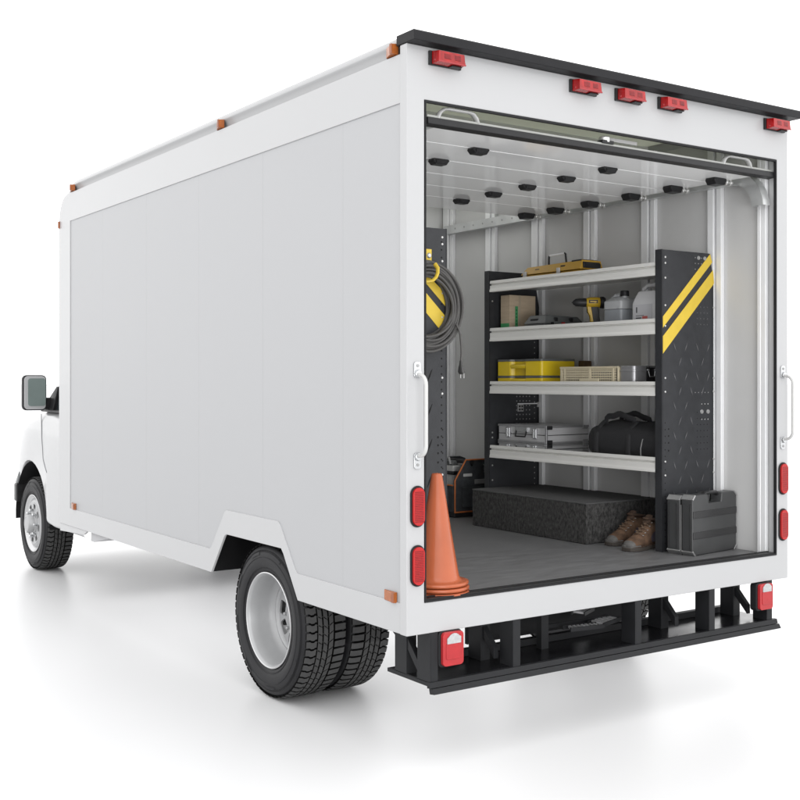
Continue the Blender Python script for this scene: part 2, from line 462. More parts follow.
# tracks
def track(x0, x1, inner):
    o = MB()
    prof = [(2.70, 2.508), (.32, 2.508)] + [(p[0], p[1]) for p in arc(.32, 2.29, .218, 90, 165, 10)] + [(.093, 2.318)]
    top = [(2.70, 2.510), (.30, 2.510)] + arc(.225, 2.31, .200, 90, 176, 12)[0:] + [(.025, 2.322)]
    bot = [(.094, 2.322)] + arc(.225, 2.315, .131, 176, 96, 12) + [(.30, 2.452), (2.70, 2.452)]
    poly = top + bot
    xa = x0 if inner > 0 else x1
    o.prism(poly, 'x', xa - .003, xa + .003, 'rail')
    # lips
    for seq in (top, bot):
        for i in range(len(seq) - 1):
            (ya, za), (yb, zb) = seq[i], seq[i + 1]
            if abs(ya - yb) + abs(za - zb) < 1e-6: continue
            o.add([(x0, ya, za), (x1, ya, za), (x1, yb, zb), (x0, yb, zb)], [(0, 1, 2, 3)], 'rail')
    for y in [.36 + .1 * k for k in range(24)]:
        o.disc((xa - .003 * inner, y, 2.482), .0065, 'x', 'graydot', -.0012 * inner, 8)
    return tp(o, 'door_track')
track(2.172, 2.222, 1)
track(.066, .098, -1)

# --- carpeted wheel box
o = MB(); o.box(1.705, 2.248, .795, 1.775, FZ + .001, .790, 'felt'); o.box(1.703, 2.25, .793, 1.777, .788, .7965, 'carpet')
tp(o, 'wheel_box', bevel=.006)

# --- clearance lamps
def clearance(xc, label=None):
    z0 = 2.690
    b = MB(); b.box(xc - .078, xc + .078, -.012, -.001, z0 - .004, z0 + .052, 'blk'); b.box(xc + .012, xc + .060, -.040, -.010, z0 - .005, z0 + .001, 'blk')
    base = tp(b, 'clearance_lamp', bevel=.002)
    l = MB()
    lo = [(xc - .068, -.012, z0), (xc + .070, -.012, z0), (xc + .070, -.012, z0 + .050), (xc - .068, -.012, z0 + .050)]
    hi = [(xc - .064, -.054, z0 + .003), (xc + .067, -.054, z0 + .003), (xc + .064, -.051, z0 + .046), (xc - .061, -.051, z0 + .046)]
    l.hexa(lo, hi, 'redlens')
    for u0, u1 in ((-.040, .0), (.012, .048)):
        l.hexa([(xc + u0, -.050, z0 + .014), (xc + u1, -.050, z0 + .014), (xc + u1, -.049, z0 + .038), (xc + u0, -.049, z0 + .038)],
               [(xc + u0 + .004, -.0545, z0 + .016), (xc + u1 - .004, -.0545, z0 + .016), (xc + u1 - .004, -.0530, z0 + .036), (xc + u0 + .004, -.0530, z0 + .036)], 'reddeep')
    l.box(xc - .065, xc + .069, -.0560, -.050, z0 + .0005, z0 + .007, 'redpink')
    l.box(xc + .060, xc + .074, -.045, -.018, z0 + .006, z0 + .018, 'redpink')
    l.lathe([(0, -.004), (.004, -.003), (.005, 0)], 'redpink', 'x', 8, (xc - .066, -.030, z0 + .012))
    l.build('lens', base, bevel=.003)
for x in (.178, .922, 1.193, 1.465, 2.215): clearance(x)
# --- amber side markers
def marker(y, z, x=0.0, w=.042, h=.034, t=.022):
    o = MB()
    o.hexa([(x, y - w, z - h), (x, y + w, z - h), (x, y + w, z + h), (x, y - w, z + h)],
           [(x - t, y - w * .95, z - h * .85), (x - t * .25, y + w * .9, z - h * .9), (x - t * .25, y + w * .9, z + h * .9), (x - t, y - w * .95, z + h * .85)], 'amber')
    o.box(x - t - .0008, x - t + .003, y - w, y - w * .6, z - h * .9, z + h * .9, 'amberbase')
    return tp(o, 'side_marker_lamp', bevel=.002)
for y in (.115, 1.686, 4.0): marker(y, 2.751, .012, .04, .022, .034)
marker(.118, .594, .004, .045, .022, .018); marker(3.962, .597, .004, .045, .022, .018); marker(4.262, 2.53, .0, .010, .026, .012)
# --- vertical tail lamps
def vlamp(xc, zc):
    b = MB(); b.prism(rrect(xc - .034, xc + .034, zc - .081, zc + .081, .033, 8), 'y', -.008, -.001, 'rubber'); base = tp(b, 'tail_lamp', bevel=.003)
    l = MB(); l.prism(rrect(xc - .027, xc + .027, zc - .074, zc + .074, .0265, 8), 'y', -.017, -.006, 'redtail')
    for k in range(18):
        z = zc - .060 + k * .0068
        l.box(xc - .021, xc + .021, -.0184, -.0165, z, z + .0030, 'reddeep')
    l.build('lens', base, bevel=.005, seg=3)
for x in (.047, 2.286):
    vlamp(x, .957); vlamp(x, .726)
# --- grab handles
def grab(xc):
    z0, z1 = 1.155, 1.470
    t = MB()
    d = .062; q = .040
    pts = [(xc, -.008, z1)] + [(xc, -d + q - q * math.sin(R(a)), z1 - q + q * math.cos(R(a))) for a in range(0, 91, 15)]
    pts += [(xc, -d + q - q * math.cos(R(a)), z0 + q - q * math.sin(R(a))) for a in range(0, 91, 15)] + [(xc, -.008, z0)]
    t.tube(pts, .0075, 'white', 12)
    gr = tp(t, 'grab_handle')
    for zz, s in ((z1, 1), (z0, -1)):
        b = MB()
        b.prism(rrect(xc - .017, xc + .017, min(zz - .012 * s, zz + .052 * s), max(zz - .012 * s, zz + .052 * s), .012, 4), 'y', -.006, -.001, 'chrome')
        b.disc((xc, -.006, zz + .036 * s), .006, 'y', 'graydot', -.003)
        b.lathe([(0, -.012), (.014, -.012), (.017, -.004), (.017, 0)], 'chrome', 'y', 14, (xc, -.005, zz + .004 * s))
        b.build('bracket', gr, bevel=.001)
grab(.047); grab(2.286)

# --- bumper step
bp = MB()
BX0, BX1 = .105, 2.235
bp.box(BX0, BX1, -.004, .295, .244, .2595, 'steel')
bp.box(BX0 + .004, BX1 - .004, .004, .288, .2592, .2612, 'steel_top')
bp.prism([(-.006, .2615), (.012, .2615), (.012, .236), (-.012, .240)], 'x', BX0 - .001, BX1 + .001, 'steel')
bp.prism([(-.014, .238), (.012, .2345), (.006, .212), (-.026, .217)], 'x', BX0 + .008, BX1 + .008, 'steel')
bump = tp(bp, 'bumper', bevel=.002)
def post(x, y0, y1, w, z1=.456, z0=.2605, name='bumper_post'):
    o = MB(); o.box(x, x + .006, y0, y1, z0, z1, 'steel'); o.box(x + .006, x + w, y0, y0 + .006, z0, z1, 'steel')
    return o.build(name, bump, bevel=.0012)
for x in (.108, .533, 1.246, 1.740, 2.165): post(x, -.001, .085, .040)
for x in (.108, .49, 1.588, 2.11): post(x, .160, .244, .05)
post(.835, .165, .20, .042)
def brace(x, p0, p1, t=.02):
    (y0, z0), (y1, z1) = p0, p1
    br = MB()
    br.hexa([(x, y0, z0 - t), (x + .025, y0, z0 - t), (x + .025, y0, z0 + t), (x, y0, z0 + t)], [(x, y1, z1 - t), (x + .025, y1, z1 - t), (x + .025, y1, z1 + t), (x, y1, z1 + t)], 'steel')
    br.build('brace', bump, bevel=.001)
for x in (.112, .50, 1.60, 2.12): brace(x, (.16, .385), (.085, .305), .022)
br = MB(); br.prism([(.246, .40), (.246, .455), (.335, .455)], 'x', .112, .13, 'steel'); br.build('gusset', bump, bevel=.001)
cr = MB()
cr.box(.14, 2.20, .252, .285, .262, .292, 'steel'); cr.box(.11, 2.23, .05, .16, .449, .4565, 'well'); cr.box(.62, 1.62, .42, .44, .262, .4565, 'well')  # last box: black backing added to keep the gap behind dark
cr.box(.877, 1.30, .26, .268, .385, .41, 'steel'); cr.box(.877, 1.30, .215, .223, .335, .352, 'steel')
cr.build('cross_rail_and_backing', bump, bevel=.0015)
# slotted steps behind the bumper
def treadbar(p0, p1, w, n, name='slotted_step'):
    o = MB()
    p0, p1 = Vector(p0), Vector(p1); d = (p1 - p0).normalized(); s = Vector((-d.y, d.x, 0))
    Lh = (p1 - p0).length
    mx = Matrix(((d.x, s.x, 0, p0.x), (d.y, s.y, 0, p0.y), (d.z, s.z, 1, p0.z), (0, 0, 0, 1)))
    o.box(0, Lh, 0, .006, 0, .018, 'steel', mx); o.box(0, Lh, w - .006, w, 0, .018, 'steel', mx)
    for k in range(n):
        x = .01 + (Lh - .03) * k / n
        o.hexa([mx @ Vector(q) for q in ((x, .006, .006), (x + Lh / n * .5, .006, .006), (x + Lh / n * .5, .006, .016), (x, .006, .016))],
               [mx @ Vector(q) for q in ((x + .02, w - .006, .006), (x + .02 + Lh / n * .5, w - .006, .006), (x + .02 + Lh / n * .5, w - .006, .016), (x + .02, w - .006, .016))], 'slot')
    return o.build(name, bump)
treadbar((.955, .105, .335), (1.155, .100, .328), .060, 7)
treadbar((1.160, .110, .330), (1.340, .170, .330), .085, 5)
treadbar((1.21, .285, .345), (1.37, .385, .335), .07, 5)
# stop lamps on the bumper
def stop(x0, x1, z0, z1):
    xc = (x0 + x1) / 2
    b = MB(); b.prism(rrect(x0 - .010, x1 + .004, z0 - .006, z1 + .004, .018), 'y', -.004, .035, 'rubber'); base = b.build('stop_lamp', bump, bevel=.004)
    l = MB(); l.prism(rrect(x0, x1, z0, z1, .016), 'y', -.020, -.003, 'redstop'); l.prism(rrect(x0 + .014, x1 - .014, z0 + .026, z0 + .090, .008), 'y', -.0235, -.019, 'redstop')
    l.build('lens', base, bevel=.005, seg=3)
    c = MB(); c.prism([(x0 + .018, z0 + .088)] + [(x1 - .016, z0 + .088), (x1 - .016, z0 + .114)] + arc(xc + .002, z0 + .095, .034, 40, 140, 6)[0:] + [(x0 + .018, z0 + .110)], 'y', -.025, -.0195, 'clearlens'); c.build('reverse_lens', base, bevel=.002)
stop(.160, .262, .318, .452); stop(2.090, 2.188, .320, .447)

# --- underbody
o = MB()
for x in (.62, 1.60): o.box(x, x + .08, .3, 5.9, .40, .455, 'well')
tp(o, 'chassis_rail')
o = MB(); o.tube([(.3, 1.225, .301), (2.0, 1.225, .301)], .055, 'well', 12)
o.lathe([(0, -.13), (.10, -.12), (.15, -.05), (.15, .05), (.10, .12), (0, .13)], 'well', 'x', 20, (1.16, 1.225, .301)); tp(o, 'rear_axle')
for x0, x1, xw in ((.032, .65, .65), (1.75, 2.294, 1.75)):
    o = MB()
    y1 = 1.83 if x0 < 1 else 1.765
    lp = [(.805, .45), (.805, .70), (.92, .785), (1.70, .785), (y1, .70), (y1, .45)]
    o.add([(x0, y, z) for y, z in lp] + [(x1, y, z) for y, z in lp], [(i, i + 1, i + 7, i + 6) for i in range(5)], 'well')
    o.add([(xw, y, z) for y, z in lp], [(0, 1, 2, 3, 4, 5)], 'well')
    tp(o, 'wheel_well')
o = MB(); o.prism([(.79, FZ), (.79, .795), (1.84, .795), (1.84, FZ), (1.835, FZ), (1.835, .790), (.795, .790), (.795, FZ)], 'x', .066, .655, 'carpet'); o.box(.652, .66, .79, 1.84, FZ, .795, 'felt'); tp(o, 'wheel_box')
# sill fairing and grey flap ahead
o = MB(); o.prism([(3.70, .455), (4.27, .455), (4.265, .40), (3.77, .425)], 'x', .006, .02, 'paint'); tp(o, 'sill_fairing', bevel=.002)
o = MB(); o.hexa([(.025, 3.30, .455), (.25, 3.30, .455), (.25, 3.68, .455), (.025, 3.68, .455)], [(.025, 3.63, .392), (.25, 3.63, .392), (.25, 3.69, .392), (.025, 3.69, .392)], 'flapgrey'); tp(o, 'side_step', bevel=.002)

# --- wheels (axis along x, outer face towards -x at x=0)
TR = .372; TW = .215
def make_tyre(parent):
    o = MB()
    sw = [(.222, .010), (.236, .000), (.262, -.010), (.290, -.013), (.318, -.010), (.340, -.002), (.352, .006), (.356, .012)]
    inner = [(r, TW - x) for r, x in reversed(sw)]
    prof = sw + [(.3575, .020), (.3580, .0225)] + [(.3580, TW - .0225), (.3575, TW - .02)] + inner
    mats = ['sidewall'] * (len(sw) + 0) + ['groove_shade', 'groove_shade', 'groove_shade'] + ['sidewall'] * 20
    o.lathe(prof, 'sidewall', 'x', 96, mats=mats[:len(prof) - 1])
    # sidewall rings and raised panels
    for rr, d in ((.334, -.0060), (.330, -.0072), (.326, -.0084), (.247, -.0055), (.252, -.0070), (.300, -.0135)):
        o.lathe([(rr - .0012, d), (rr, d - .0012), (rr + .0012, d)], 'sidewall', 'x', 96)
    for a0 in (62, 100, 150, 205, 255, 300, 340, 20):
        n = 8; ln = 15
        vs = []
        for i in range(n + 1):
            t = R(a0 + ln * i / n)
            for r_, x_ in ((.312, -.0118), (.326, -.0090)):
                vs.append((x_ - .0012, r_ * math.cos(t), r_ * math.sin(t)))
        o.add(vs, [(2 * i, 2 * i + 1, 2 * i + 3, 2 * i + 2) for i in range(n)], 'sidewall')
    def blk(poly, th0, zig=None):
        """poly: (u, dtheta deg) ; raised block from .3615 to TR (crowned)"""
        n = len(poly)
        vs = []
        for u, dt in poly:
            t = R(th0 + dt); r0 = .356
            vs.append((u, r0 * math.cos(t), r0 * math.sin(t)))
        for u, dt in poly:
            t = R(th0 + dt)
            c = abs(u - TW / 2) / (TW / 2)
            r1 = TR - .0045 * c ** 3 - (.004 if c > .9 else 0)
            vs.append((u, r1 * math.cos(t), r1 * math.sin(t)))
        base = len(o.v)
        o.add(vs, [tuple(range(n, 2 * n))], 'tyre')
        kg = o.mi('groove_shade')
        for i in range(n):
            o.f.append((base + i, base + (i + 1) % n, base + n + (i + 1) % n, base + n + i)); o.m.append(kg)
    N = 60; p = 360 / N
    for k in range(N):
        t = k * p
        e = p * .75
        # outer shoulder block, zig-zag ends
        def z(b): return [(.004, b), (.020, b), (.028, b + .8), (.040, b + .8), (.047, b), (.0545, b)]
        blk(z(0) + list(reversed(z(e))), t)
        # three centre ribs, slanted sipes
        for (u0, u1, sl) in ((.0610, .0825, 1.9), (.0900, .1120, 2.6), (.1195, .1415, -2.2)):
            g_ = .75
            blk([(u0, 0), (u1, sl), (u1, sl + p - g_), (u0, p - g_)], t + u0 * 20)
            # small bridge keeps the rib continuous
            m_ = (u0 + u1) / 2
        # inner shoulder block
        blk([(.150, .3), (.178, 0), (.200, 0), (.211, .2), (.211, e), (.200, e - .1), (.178, e - .1), (.150, e + .1)], t + 1.6)
    for (u0, u1) in ((.0605, .083), (.0895, .1125), (.119, .1420)):
        q = .004
        o.lathe([(.357, u0 + .001), (.3695, u0 + .001), (.3695, u0 + q), (.357, u0 + q)], 'tyre', 'x', 96)
        o.lathe([(.357, u1 - q), (.3695, u1 - q), (.3695, u1 - .001), (.357, u1 - .001)], 'tyre', 'x', 96)
    return o.build('tyre', parent, sharp=30)
def disc_with_holes(o, x, r0, r1, hole_r, hole_w, hole_h, n, m, depth=.01):
    outer = [(r1 * math.cos(2 * PI * i / 64), r1 * math.sin(2 * PI * i / 64)) for i in range(64)]
    holes = [[(r0 * math.cos(2 * PI * i / 40), r0 * math.sin(2 * PI * i / 40)) for i in range(40)]]
    for k in range(n):
        a = 2 * PI * k / n + .2
        hp = rrect(-hole_h / 2, hole_h / 2, -hole_w / 2, hole_w / 2, .012, 3)
        holes.append([((hole_r + u) * math.cos(a) - v * math.sin(a), (hole_r + u) * math.sin(a) + v * math.cos(a)) for u, v in hp])
    o.prism(outer, 'x', x, x + depth, m, holes=holes)
def wheel_rear():
    o = MB()
    prof = [(.2235, .012), (.2285, .004), (.2285, -.003), (.2245, -.005), (.2215, -.002), (.2165, .006), (.213, .014), (.211, .060), (.206, .105), (.196, .132), (.184, .142)]
    o.lathe(prof, 'rim', 'x', 72, mats=['rimedge'] * 4 + ['rim'] * 7)
    o.lathe([(.186, .141), (.178, .132), (.168, .129), (.158, .136), (.154, .146)], 'rim', 'x', 64)
    disc_with_holes(o, .143, .07, .158, .120, .070, .054, 8, 'rim')
    o.lathe([(.205, .13), (.205, .205), (.224, .205), (.226, .21)], 'rim', 'x', 48)
    o.lathe([(.0, .20), (.19, .20)], 'well', 'x', 32)
    w = o.build('wheel', truck, sharp=35)
    make_tyre(w)
    h = MB()
    h.lathe([(.075, .145), (.073, .139), (.060, .134), (.050, .128), (.044, .124), (0, .124)], 'rim', 'x', 32)
    for k in range(8):
        a = 2 * PI * k / 8
        h.lathe([(.009, .145), (.009, .132), (.006, .129), (0, .129)], 'rim', 'x', 6, (0, .085 * math.cos(a), .092 * math.sin(a)))
    h.build('hub', w, sharp=35)
    return w
def wheel_front():
    o = MB()
    o.lathe([(.2235, .012), (.229, .004), (.229, -.004), (.224, -.005), (.216, .006), (.205, .020), (.196, .024)], 'rim', 'x', 72, mats=['rimedge'] * 5 + ['rim'])
    o.lathe([(.197, .025), (.186, .012), (.176, .006), (.166, .004)], 'rim', 'x', 64)
    disc_with_holes(o, .002, .07, .168, .136, .056, .040, 8, 'rim')
    o.lathe([(.205, .03), (.205, .205), (.224, .205), (.226, .21)], 'rim', 'x', 48)
    o.lathe([(.0, .10), (.19, .10)], 'well', 'x', 32)
    w = o.build('wheel', truck, sharp=35)
    make_tyre(w)
    h = MB()
    h.lathe([(.088, .004), (.086, -.004), (.074, -.008), (.070, -.046), (.064, -.054), (.056, -.056), (.052, -.053), (.030, -.053), (0, -.055)], 'rim', 'x', 32)
    for k in range(8):
        a = 2 * PI * k / 8
        h.lathe([(.012, .004), (.012, -.026), (.006, -.032), (0, -.032)], 'chrome', 'x', 6, (0, .104 * math.cos(a), .104 * math.sin(a)))
    h.build('hub', w, sharp=35)
    return w
off = Vector(truck.location)
def place(w, x, y, flip=False):
    w.location = Vector((x, y, GZ + TR)) - off
    if flip: w.rotation_euler.z = PI
wr = wheel_rear(); place(wr, .040, 1.225)
w2 = dup(wr, truck); place(w2, .500, 1.225, True)
w3 = dup(wr, truck); place(w3, W - .040, 1.225, True)
w4 = dup(wr, truck); place(w4, W - .50, 1.225)
wf = wheel_front(); place(wf, .205, 5.576)
w5 = dup(wf, truck); place(w5, W - .205, 5.576, True)

# --- cab
def lerp_tab(tab, v):
    for (a, p), (b, q) in zip(tab, tab[1:]):
        if v <= b: return p + (q - p) * max(0, (v - a)) / (b - a)
    return tab[-1][1]
cab = MB()
ZT = [(4.262, 1.213), (5.2, 1.211), (5.36, 1.202), (5.55, 1.182), (5.70, 1.155), (5.82, 1.118), (5.90, 1.075), (5.96, 1.02), (6.0, .95), (6.03, .86)]
AR, AY, AZ = .462, 5.576, .335
ys = [4.262, 4.5, 4.75, 4.95, 5.04, 5.085, AY - AR * .999] + [AY - AR * math.cos(PI * i / 18) for i in range(1, 18)] + [AY + AR * .999] + [6.045]
rings = []
for y in ys:
    d = abs(y - AY)
    if d < AR: zb = AZ + math.sqrt(max(0, AR * AR - d * d))
    else: zb = .335 if y < 5.0 else (.345 if y < AY else .55)
    zt = lerp_tab(ZT, y)
    xo = .168 + .20 * max(0, y - 5.52) ** 2
    zb = min(zb, zt - .12)
    h = zt - zb
    sec = [(xo + .020 + (.012 if d < AR else 0), zb), (xo + .008, zb + .012), (xo + .004, zb + .03), (xo, zb + h * .45), (xo + .002, zt - .085), (xo + .010, zt - .045), (xo + .030, zt - .018), (xo + .070, zt - .004), (xo + .16, zt + .004), (W / 2, zt + .03)]
    rings.append([(x, y, z) for x, z in sec] + [(W - x, y, z) for x, z in reversed(sec[:-1])])
n = len(rings[0])
cab.add([p for r_ in rings for p in r_], [(i * n + k, i * n + k + 1, (i + 1) * n + k + 1, (i + 1) * n + k) for i in range(len(rings) - 1) for k in range(n - 1)] + [tuple(range((len(rings) - 1) * n, len(rings) * n))], 'cabpaint')
cb = tp(cab, 'cab', sharp=40)
# greenhouse: roof, pillars, glass
o = MB()
o.hexa([(.30, 4.27, 1.86), (W - .30, 4.27, 1.86), (W - .30, 4.52, 1.86), (.30, 4.52, 1.86)], [(.34, 4.27, 1.93), (W - .34, 4.27, 1.93), (W - .34, 4.45, 1.93), (.34, 4.45, 1.93)], 'cabpaint')
for x, s in ((.20, 1), (W - .20, -1)):
    o.hexa([(x, 5.17, 1.20), (x + .05 * s, 5.30, 1.20), (x + .05 * s, 5.36, 1.20), (x, 5.25, 1.20)], [(x + .10 * s, 4.43, 1.87), (x + .16 * s, 4.47, 1.87), (x + .16 * s, 4.52, 1.87), (x + .10 * s, 4.50, 1.87)], 'cabpaint')
o.build('cab_roof', cb, bevel=.012, seg=3)
o = MB(); o.add([(.25, 5.34, 1.21), (W - .25, 5.34, 1.21), (W - .34, 4.50, 1.87), (.34, 4.50, 1.87)], [(0, 1, 2, 3)], 'glass'); o.build('windscreen', cb)
for x, s in ((.212, 1), (W - .212, -1)):
    o = MB(); o.hexa([(x, 4.28, 1.205), (x + .006 * s, 4.28, 1.205), (x + .006 * s, 5.20, 1.205), (x, 5.20, 1.205)], [(x + .095 * s, 4.28, 1.86), (x + .101 * s, 4.28, 1.86), (x + .101 * s, 4.45, 1.86), (x + .095 * s, 4.45, 1.86)], 'glass'); o.build('door_window', cb)
    # door shut line, the gap drawn as a thin grey strip just proud of the skin
    d = MB()
    xo = .168 if s > 0 else W - .168
    d.tube([(xo, 5.235, 1.19), (xo - .0005 * s, 5.225, 1.0), (xo - .0005 * s, 5.20, .90), (xo - .0005 * s, 5.19, .84), (xo - .0005 * s, 5.15, .79), (xo - .0005 * s, 5.10, .74)], .0028, 'bumpgrey', 6)
    d.build('door_gap', cb)
    sl = MB(); sl.hexa([(xo + .02 * s, 5.02, 1.216), (xo + .05 * s, 5.02, 1.216), (xo + .05 * s, 5.30, 1.216), (xo + .02 * s, 5.30, 1.216)], [(xo + .05 * s, 4.98, 1.40), (xo + .07 * s, 4.98, 1.40), (xo + .07 * s, 5.02, 1.40), (xo + .05 * s, 5.02, 1.40)], 'blk')
    sl.box(min(xo, xo + .06 * s), max(xo, xo + .06 * s), 4.30, 5.25, 1.205, 1.222, 'blk')
    sl.build('mirror_sail', cb, bevel=.004)
    # door mirror
    mx0, mx1 = (-.012, .168) if s > 0 else (W - .168, W + .012)
    m_ = MB(); m_.prism(rrect(mx0, mx1, 1.218, 1.488, .035, 6), 'y', 5.10, 5.145, 'black'); mo = m_.build('door_mirror', cb, bevel=.006, seg=3)
    m_ = MB(); m_.prism(rrect(mx0 + .008, mx1 - .008, 1.226, 1.480, .030, 6), 'y', 5.094, 5.101, 'cabpaint'); m_.build('bezel', mo, bevel=.003)
    m_ = MB(); m_.prism(rrect(mx0 + .036, mx1 - .010, 1.252, 1.462, .020, 6), 'y', 5.090, 5.0945, 'mirror'); m_.build('mirror_glass', mo)
    m_ = MB(); xa, xb = (.160, .24) if s > 0 else (W - .24, W - .160)
    m_.box(xa, xb, 5.115, 5.165, 1.225, 1.315, 'blk'); m_.build('mirror_arm', mo, bevel=.008)
    # arch liner
    a_ = MB(); xi = .196 if s > 0 else W - .596
    al = arc(5.576, .335, .459, -5, 185, 20)
    a_.add([(xi, y, z) for y, z in al] + [(xi + .40, y, z) for y, z in al], [(i, i + 1, i + 22, i + 21) for i in range(20)], 'well')
    a_.add([(xi + (.38 if s > 0 else .02), y, z) for y, z in al], [tuple(range(21))], 'well')
    a_.build('arch_liner', cb)
    h = MB(); hx0, hx1 = (.31, .48) if s > 0 else (W - .48, W - .31)
    h.box(hx0, hx1, 5.93, 6.055, .72, .86, 'headlamp'); h.box(hx0, hx1, 5.93, 6.06, .67, .715, 'amber'); h.build('headlamp', cb, bevel=.02, seg=3)
g_ = MB(); g_.box(.50, W - .50, 6.02, 6.06, .62, .86, 'blk')
for k in range(5): g_.box(.52, W - .52, 6.05, 6.068, .64 + k * .045, .655 + k * .045, 'chrome')
g_.build('grille', cb, bevel=.006)
b_ = MB()
pl = [(.180, 5.96), (.188, 6.05), (.26, 6.13), (.60, 6.17), (W - .60, 6.17), (W - .26, 6.13), (W - .188, 6.05), (W - .180, 5.96)]
b_.prism(pl, 'z', .44, .59, 'blk')
b_.hexa([(.180, 5.96, .59), (W - .180, 5.96, .59), (W - .20, 6.08, .59), (.20, 6.08, .59)], [(.200, 5.97, .69), (W - .200, 5.97, .69), (W - .24, 6.06, .69), (.24, 6.06, .69)], 'bumpgrey')
b_.build('front_bumper', cb, bevel=.012, seg=3)
o = MB(); o.box(.9, 1.4, 4.27, 5.3, .45, .47, 'under'); o.box(.30, W - .30, 4.27, 5.15, .46, .5, 'under'); o.build('cab_floor', cb)

# ------------------------------------------------------------------ shelving units
def end_panel(parent, side, y, front_y, name='end_panel', near=True):
    """side=+1: unit on the right wall (front edge at x=1.84); mirrored for the left unit. y = rear face"""
    def X(x): return x if side > 0 else (2.316 - x)
    dz = 0 if side > 0 else .055
    o = MB()
    poly = [(1.84, FZ + .002), (2.243, FZ + .002), (2.243, 1.87), (2.198, 2.112), (1.84, 2.112)]
    pp = [(X(x), z) for x, z in poly]
    o.prism(pp, 'y', y, y + .004, 'panelblk')
    xs = sorted((X(1.836), X(1.842)))
    o.box(xs[0], xs[1], y, y + .045, FZ + .002, 2.114, 'panelblk')
    xs = sorted((X(1.840), X(2.20)))
    o.box(xs[0], xs[1], y + .003, y + .030, 2.106, 2.113, 'panelblk')
    f = y - .0012
    if near:
        # safety stripes
        for st in ([(2.198, 2.110), (1.843, 1.772), (1.843, 1.716), (2.2145, 2.068)], [(2.221, 2.028), (1.843, 1.672), (1.843, 1.584), (2.229, 1.958)]):
            o.prism([(X(x), min(z + dz, 2.111)) for x, z in st], 'y', y - .0016, y + .001, 'yellow')
        # bolts
        for z in (1.035, .965, 1.39, 1.46, 1.725, 1.83, 1.97, 2.045, 2.075):
            o.lathe([(0, -.003), (.0045, -.002), (.006, 0)], 'zinc', 'y', 8, (X(1.862), y, z))
        for z in (1.035, .965, 1.39, 1.46, 1.83):
            o.lathe([(0, -.003), (.0045, -.002), (.006, 0)], 'zinc', 'y', 8, (X(2.228), y, z))
        # rows of flat hole marks
        def hole(x, z, r=.0035, m='hole'): o.lathe([(0, -.0005), (r, -.0005), (r, .001)], m, 'y', 8, (X(x), y, z))
        if side < 0:
            for k in range(42): hole(1.866, .66 + k * .034, .0042)
        for k in range(34):
            z = .70 + k * .0335
            if z < 1.80: hole(2.230, z)
        for k in range(20):
            z = .62 + k * .034
            if z < 1.24: hole(1.860, z)
        for z in (1.09, 1.13, 1.165, 1.20): hole(1.885, z, .005)
        for i in range(4):
            for j in range(7): hole(2.10 + i * .026, 1.09 + j * .032, .0028)
            for j in range(4): hole(2.10 + i * .026, 1.74 + j * .03, .0026, 'lgt')
        for i in range(5): hole(2.085 + i * .025, 1.385, .0026, 'graydot')
        for i in range(3):
            hole(2.135 + i * .024, 1.325, .0032, 'zinc'); hole(2.135 + i * .024, 1.245, .0032, 'zinc')
            for j in range(3): hole(2.085 + i * .024, 2.085 - j * .03, .003, 'graydot')
        for x in (2.135, 2.183):
            o.lathe([(0, -.005), (.010, -.004), (.012, 0)], 'graydot', 'y', 12, (X(x), y, 1.285))
            o.lathe([(0, -.005), (.009, -.004), (.011, 0)], 'graydot', 'y', 12, (X(x - .025), y, 2.085))
        # embossed tread slashes
        rnd = random.Random(3)
        for r_ in range(14):
            z = 1.62 - r_ * .076
            for c in range(4):
                x = 1.93 + c * .085 + (.04 if r_ % 2 else 0)
                if x > 2.19 or (x > 2.07 and 1.05 < z < 1.34): continue
                sg = 1 if (r_ + c) % 2 else -1
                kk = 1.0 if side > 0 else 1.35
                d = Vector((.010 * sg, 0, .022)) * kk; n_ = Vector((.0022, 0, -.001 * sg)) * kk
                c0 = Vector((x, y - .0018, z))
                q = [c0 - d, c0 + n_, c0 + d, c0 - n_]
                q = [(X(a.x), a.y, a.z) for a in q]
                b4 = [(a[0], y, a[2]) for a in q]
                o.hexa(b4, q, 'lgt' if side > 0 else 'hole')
    else:
        for k in range(30): o.lathe([(0, -.0008), (.004, -.0008), (.004, .001)], 'graydot', 'y', 6, (X(2.20), y, .70 + k * .034))
        for i in range(5):
            for j in range(7): o.lathe([(0, -.0008), (.0045, -.0008), (.0045, .001)], 'graydot', 'y', 6, (X(2.055 + i * .026), y, 1.18 + j * .028))
        for z in (1.93, 1.10, 1.13, .93, .84): o.lathe([(0, -.003), (.005, -.002), (.006, 0)], 'zinc', 'y', 8, (X(1.862), y, z))
    return o.build(name, parent, bevel=.0)
def shelf(parent, side, zt, zb, y0, y1):
    def X(x): return x if side > 0 else (2.316 - x)
    o = MB()
    h = zt - zb
    zd = zt - .034
    prof = [(1.842, zt), (1.840, zt - .018), (1.853, zt - .020), (1.853, zt - .0275), (1.841, zt - .030), (1.841, zb + .022), (1.840, zb + .017), (1.8375, zb + .012), (1.8375, zb), (1.868, zb), (1.868, zb + .004),
            (1.857, zb + .004), (1.857, zd - .006), (2.245, zd - .006), (2.245, zd), (1.857, zd), (1.857, zt)]
    o.prism([(X(x), z) for x, z in prof], 'y', y0, y1, 'alu')
    return o.build('shelf', parent, bevel=.001)
LV = [(2.052, 1.984), (1.765, 1.684), (1.442, 1.368), (1.055, .979)]
shr = thing('shelving_unit', 'tall grey metal shelving unit on the right wall, loaded with tools and cans', 'shelving', (2.04, 1.1, FZ))
shl = thing('shelving_unit', 'dark shelving unit just inside the left post, with the cable coil hung on its end', 'shelving', (.276, 1.1, FZ))
def off_children(p):
    for c in kids(p): c.location = -Vector(p.location)
end_panel(shr, 1, .385, .42)
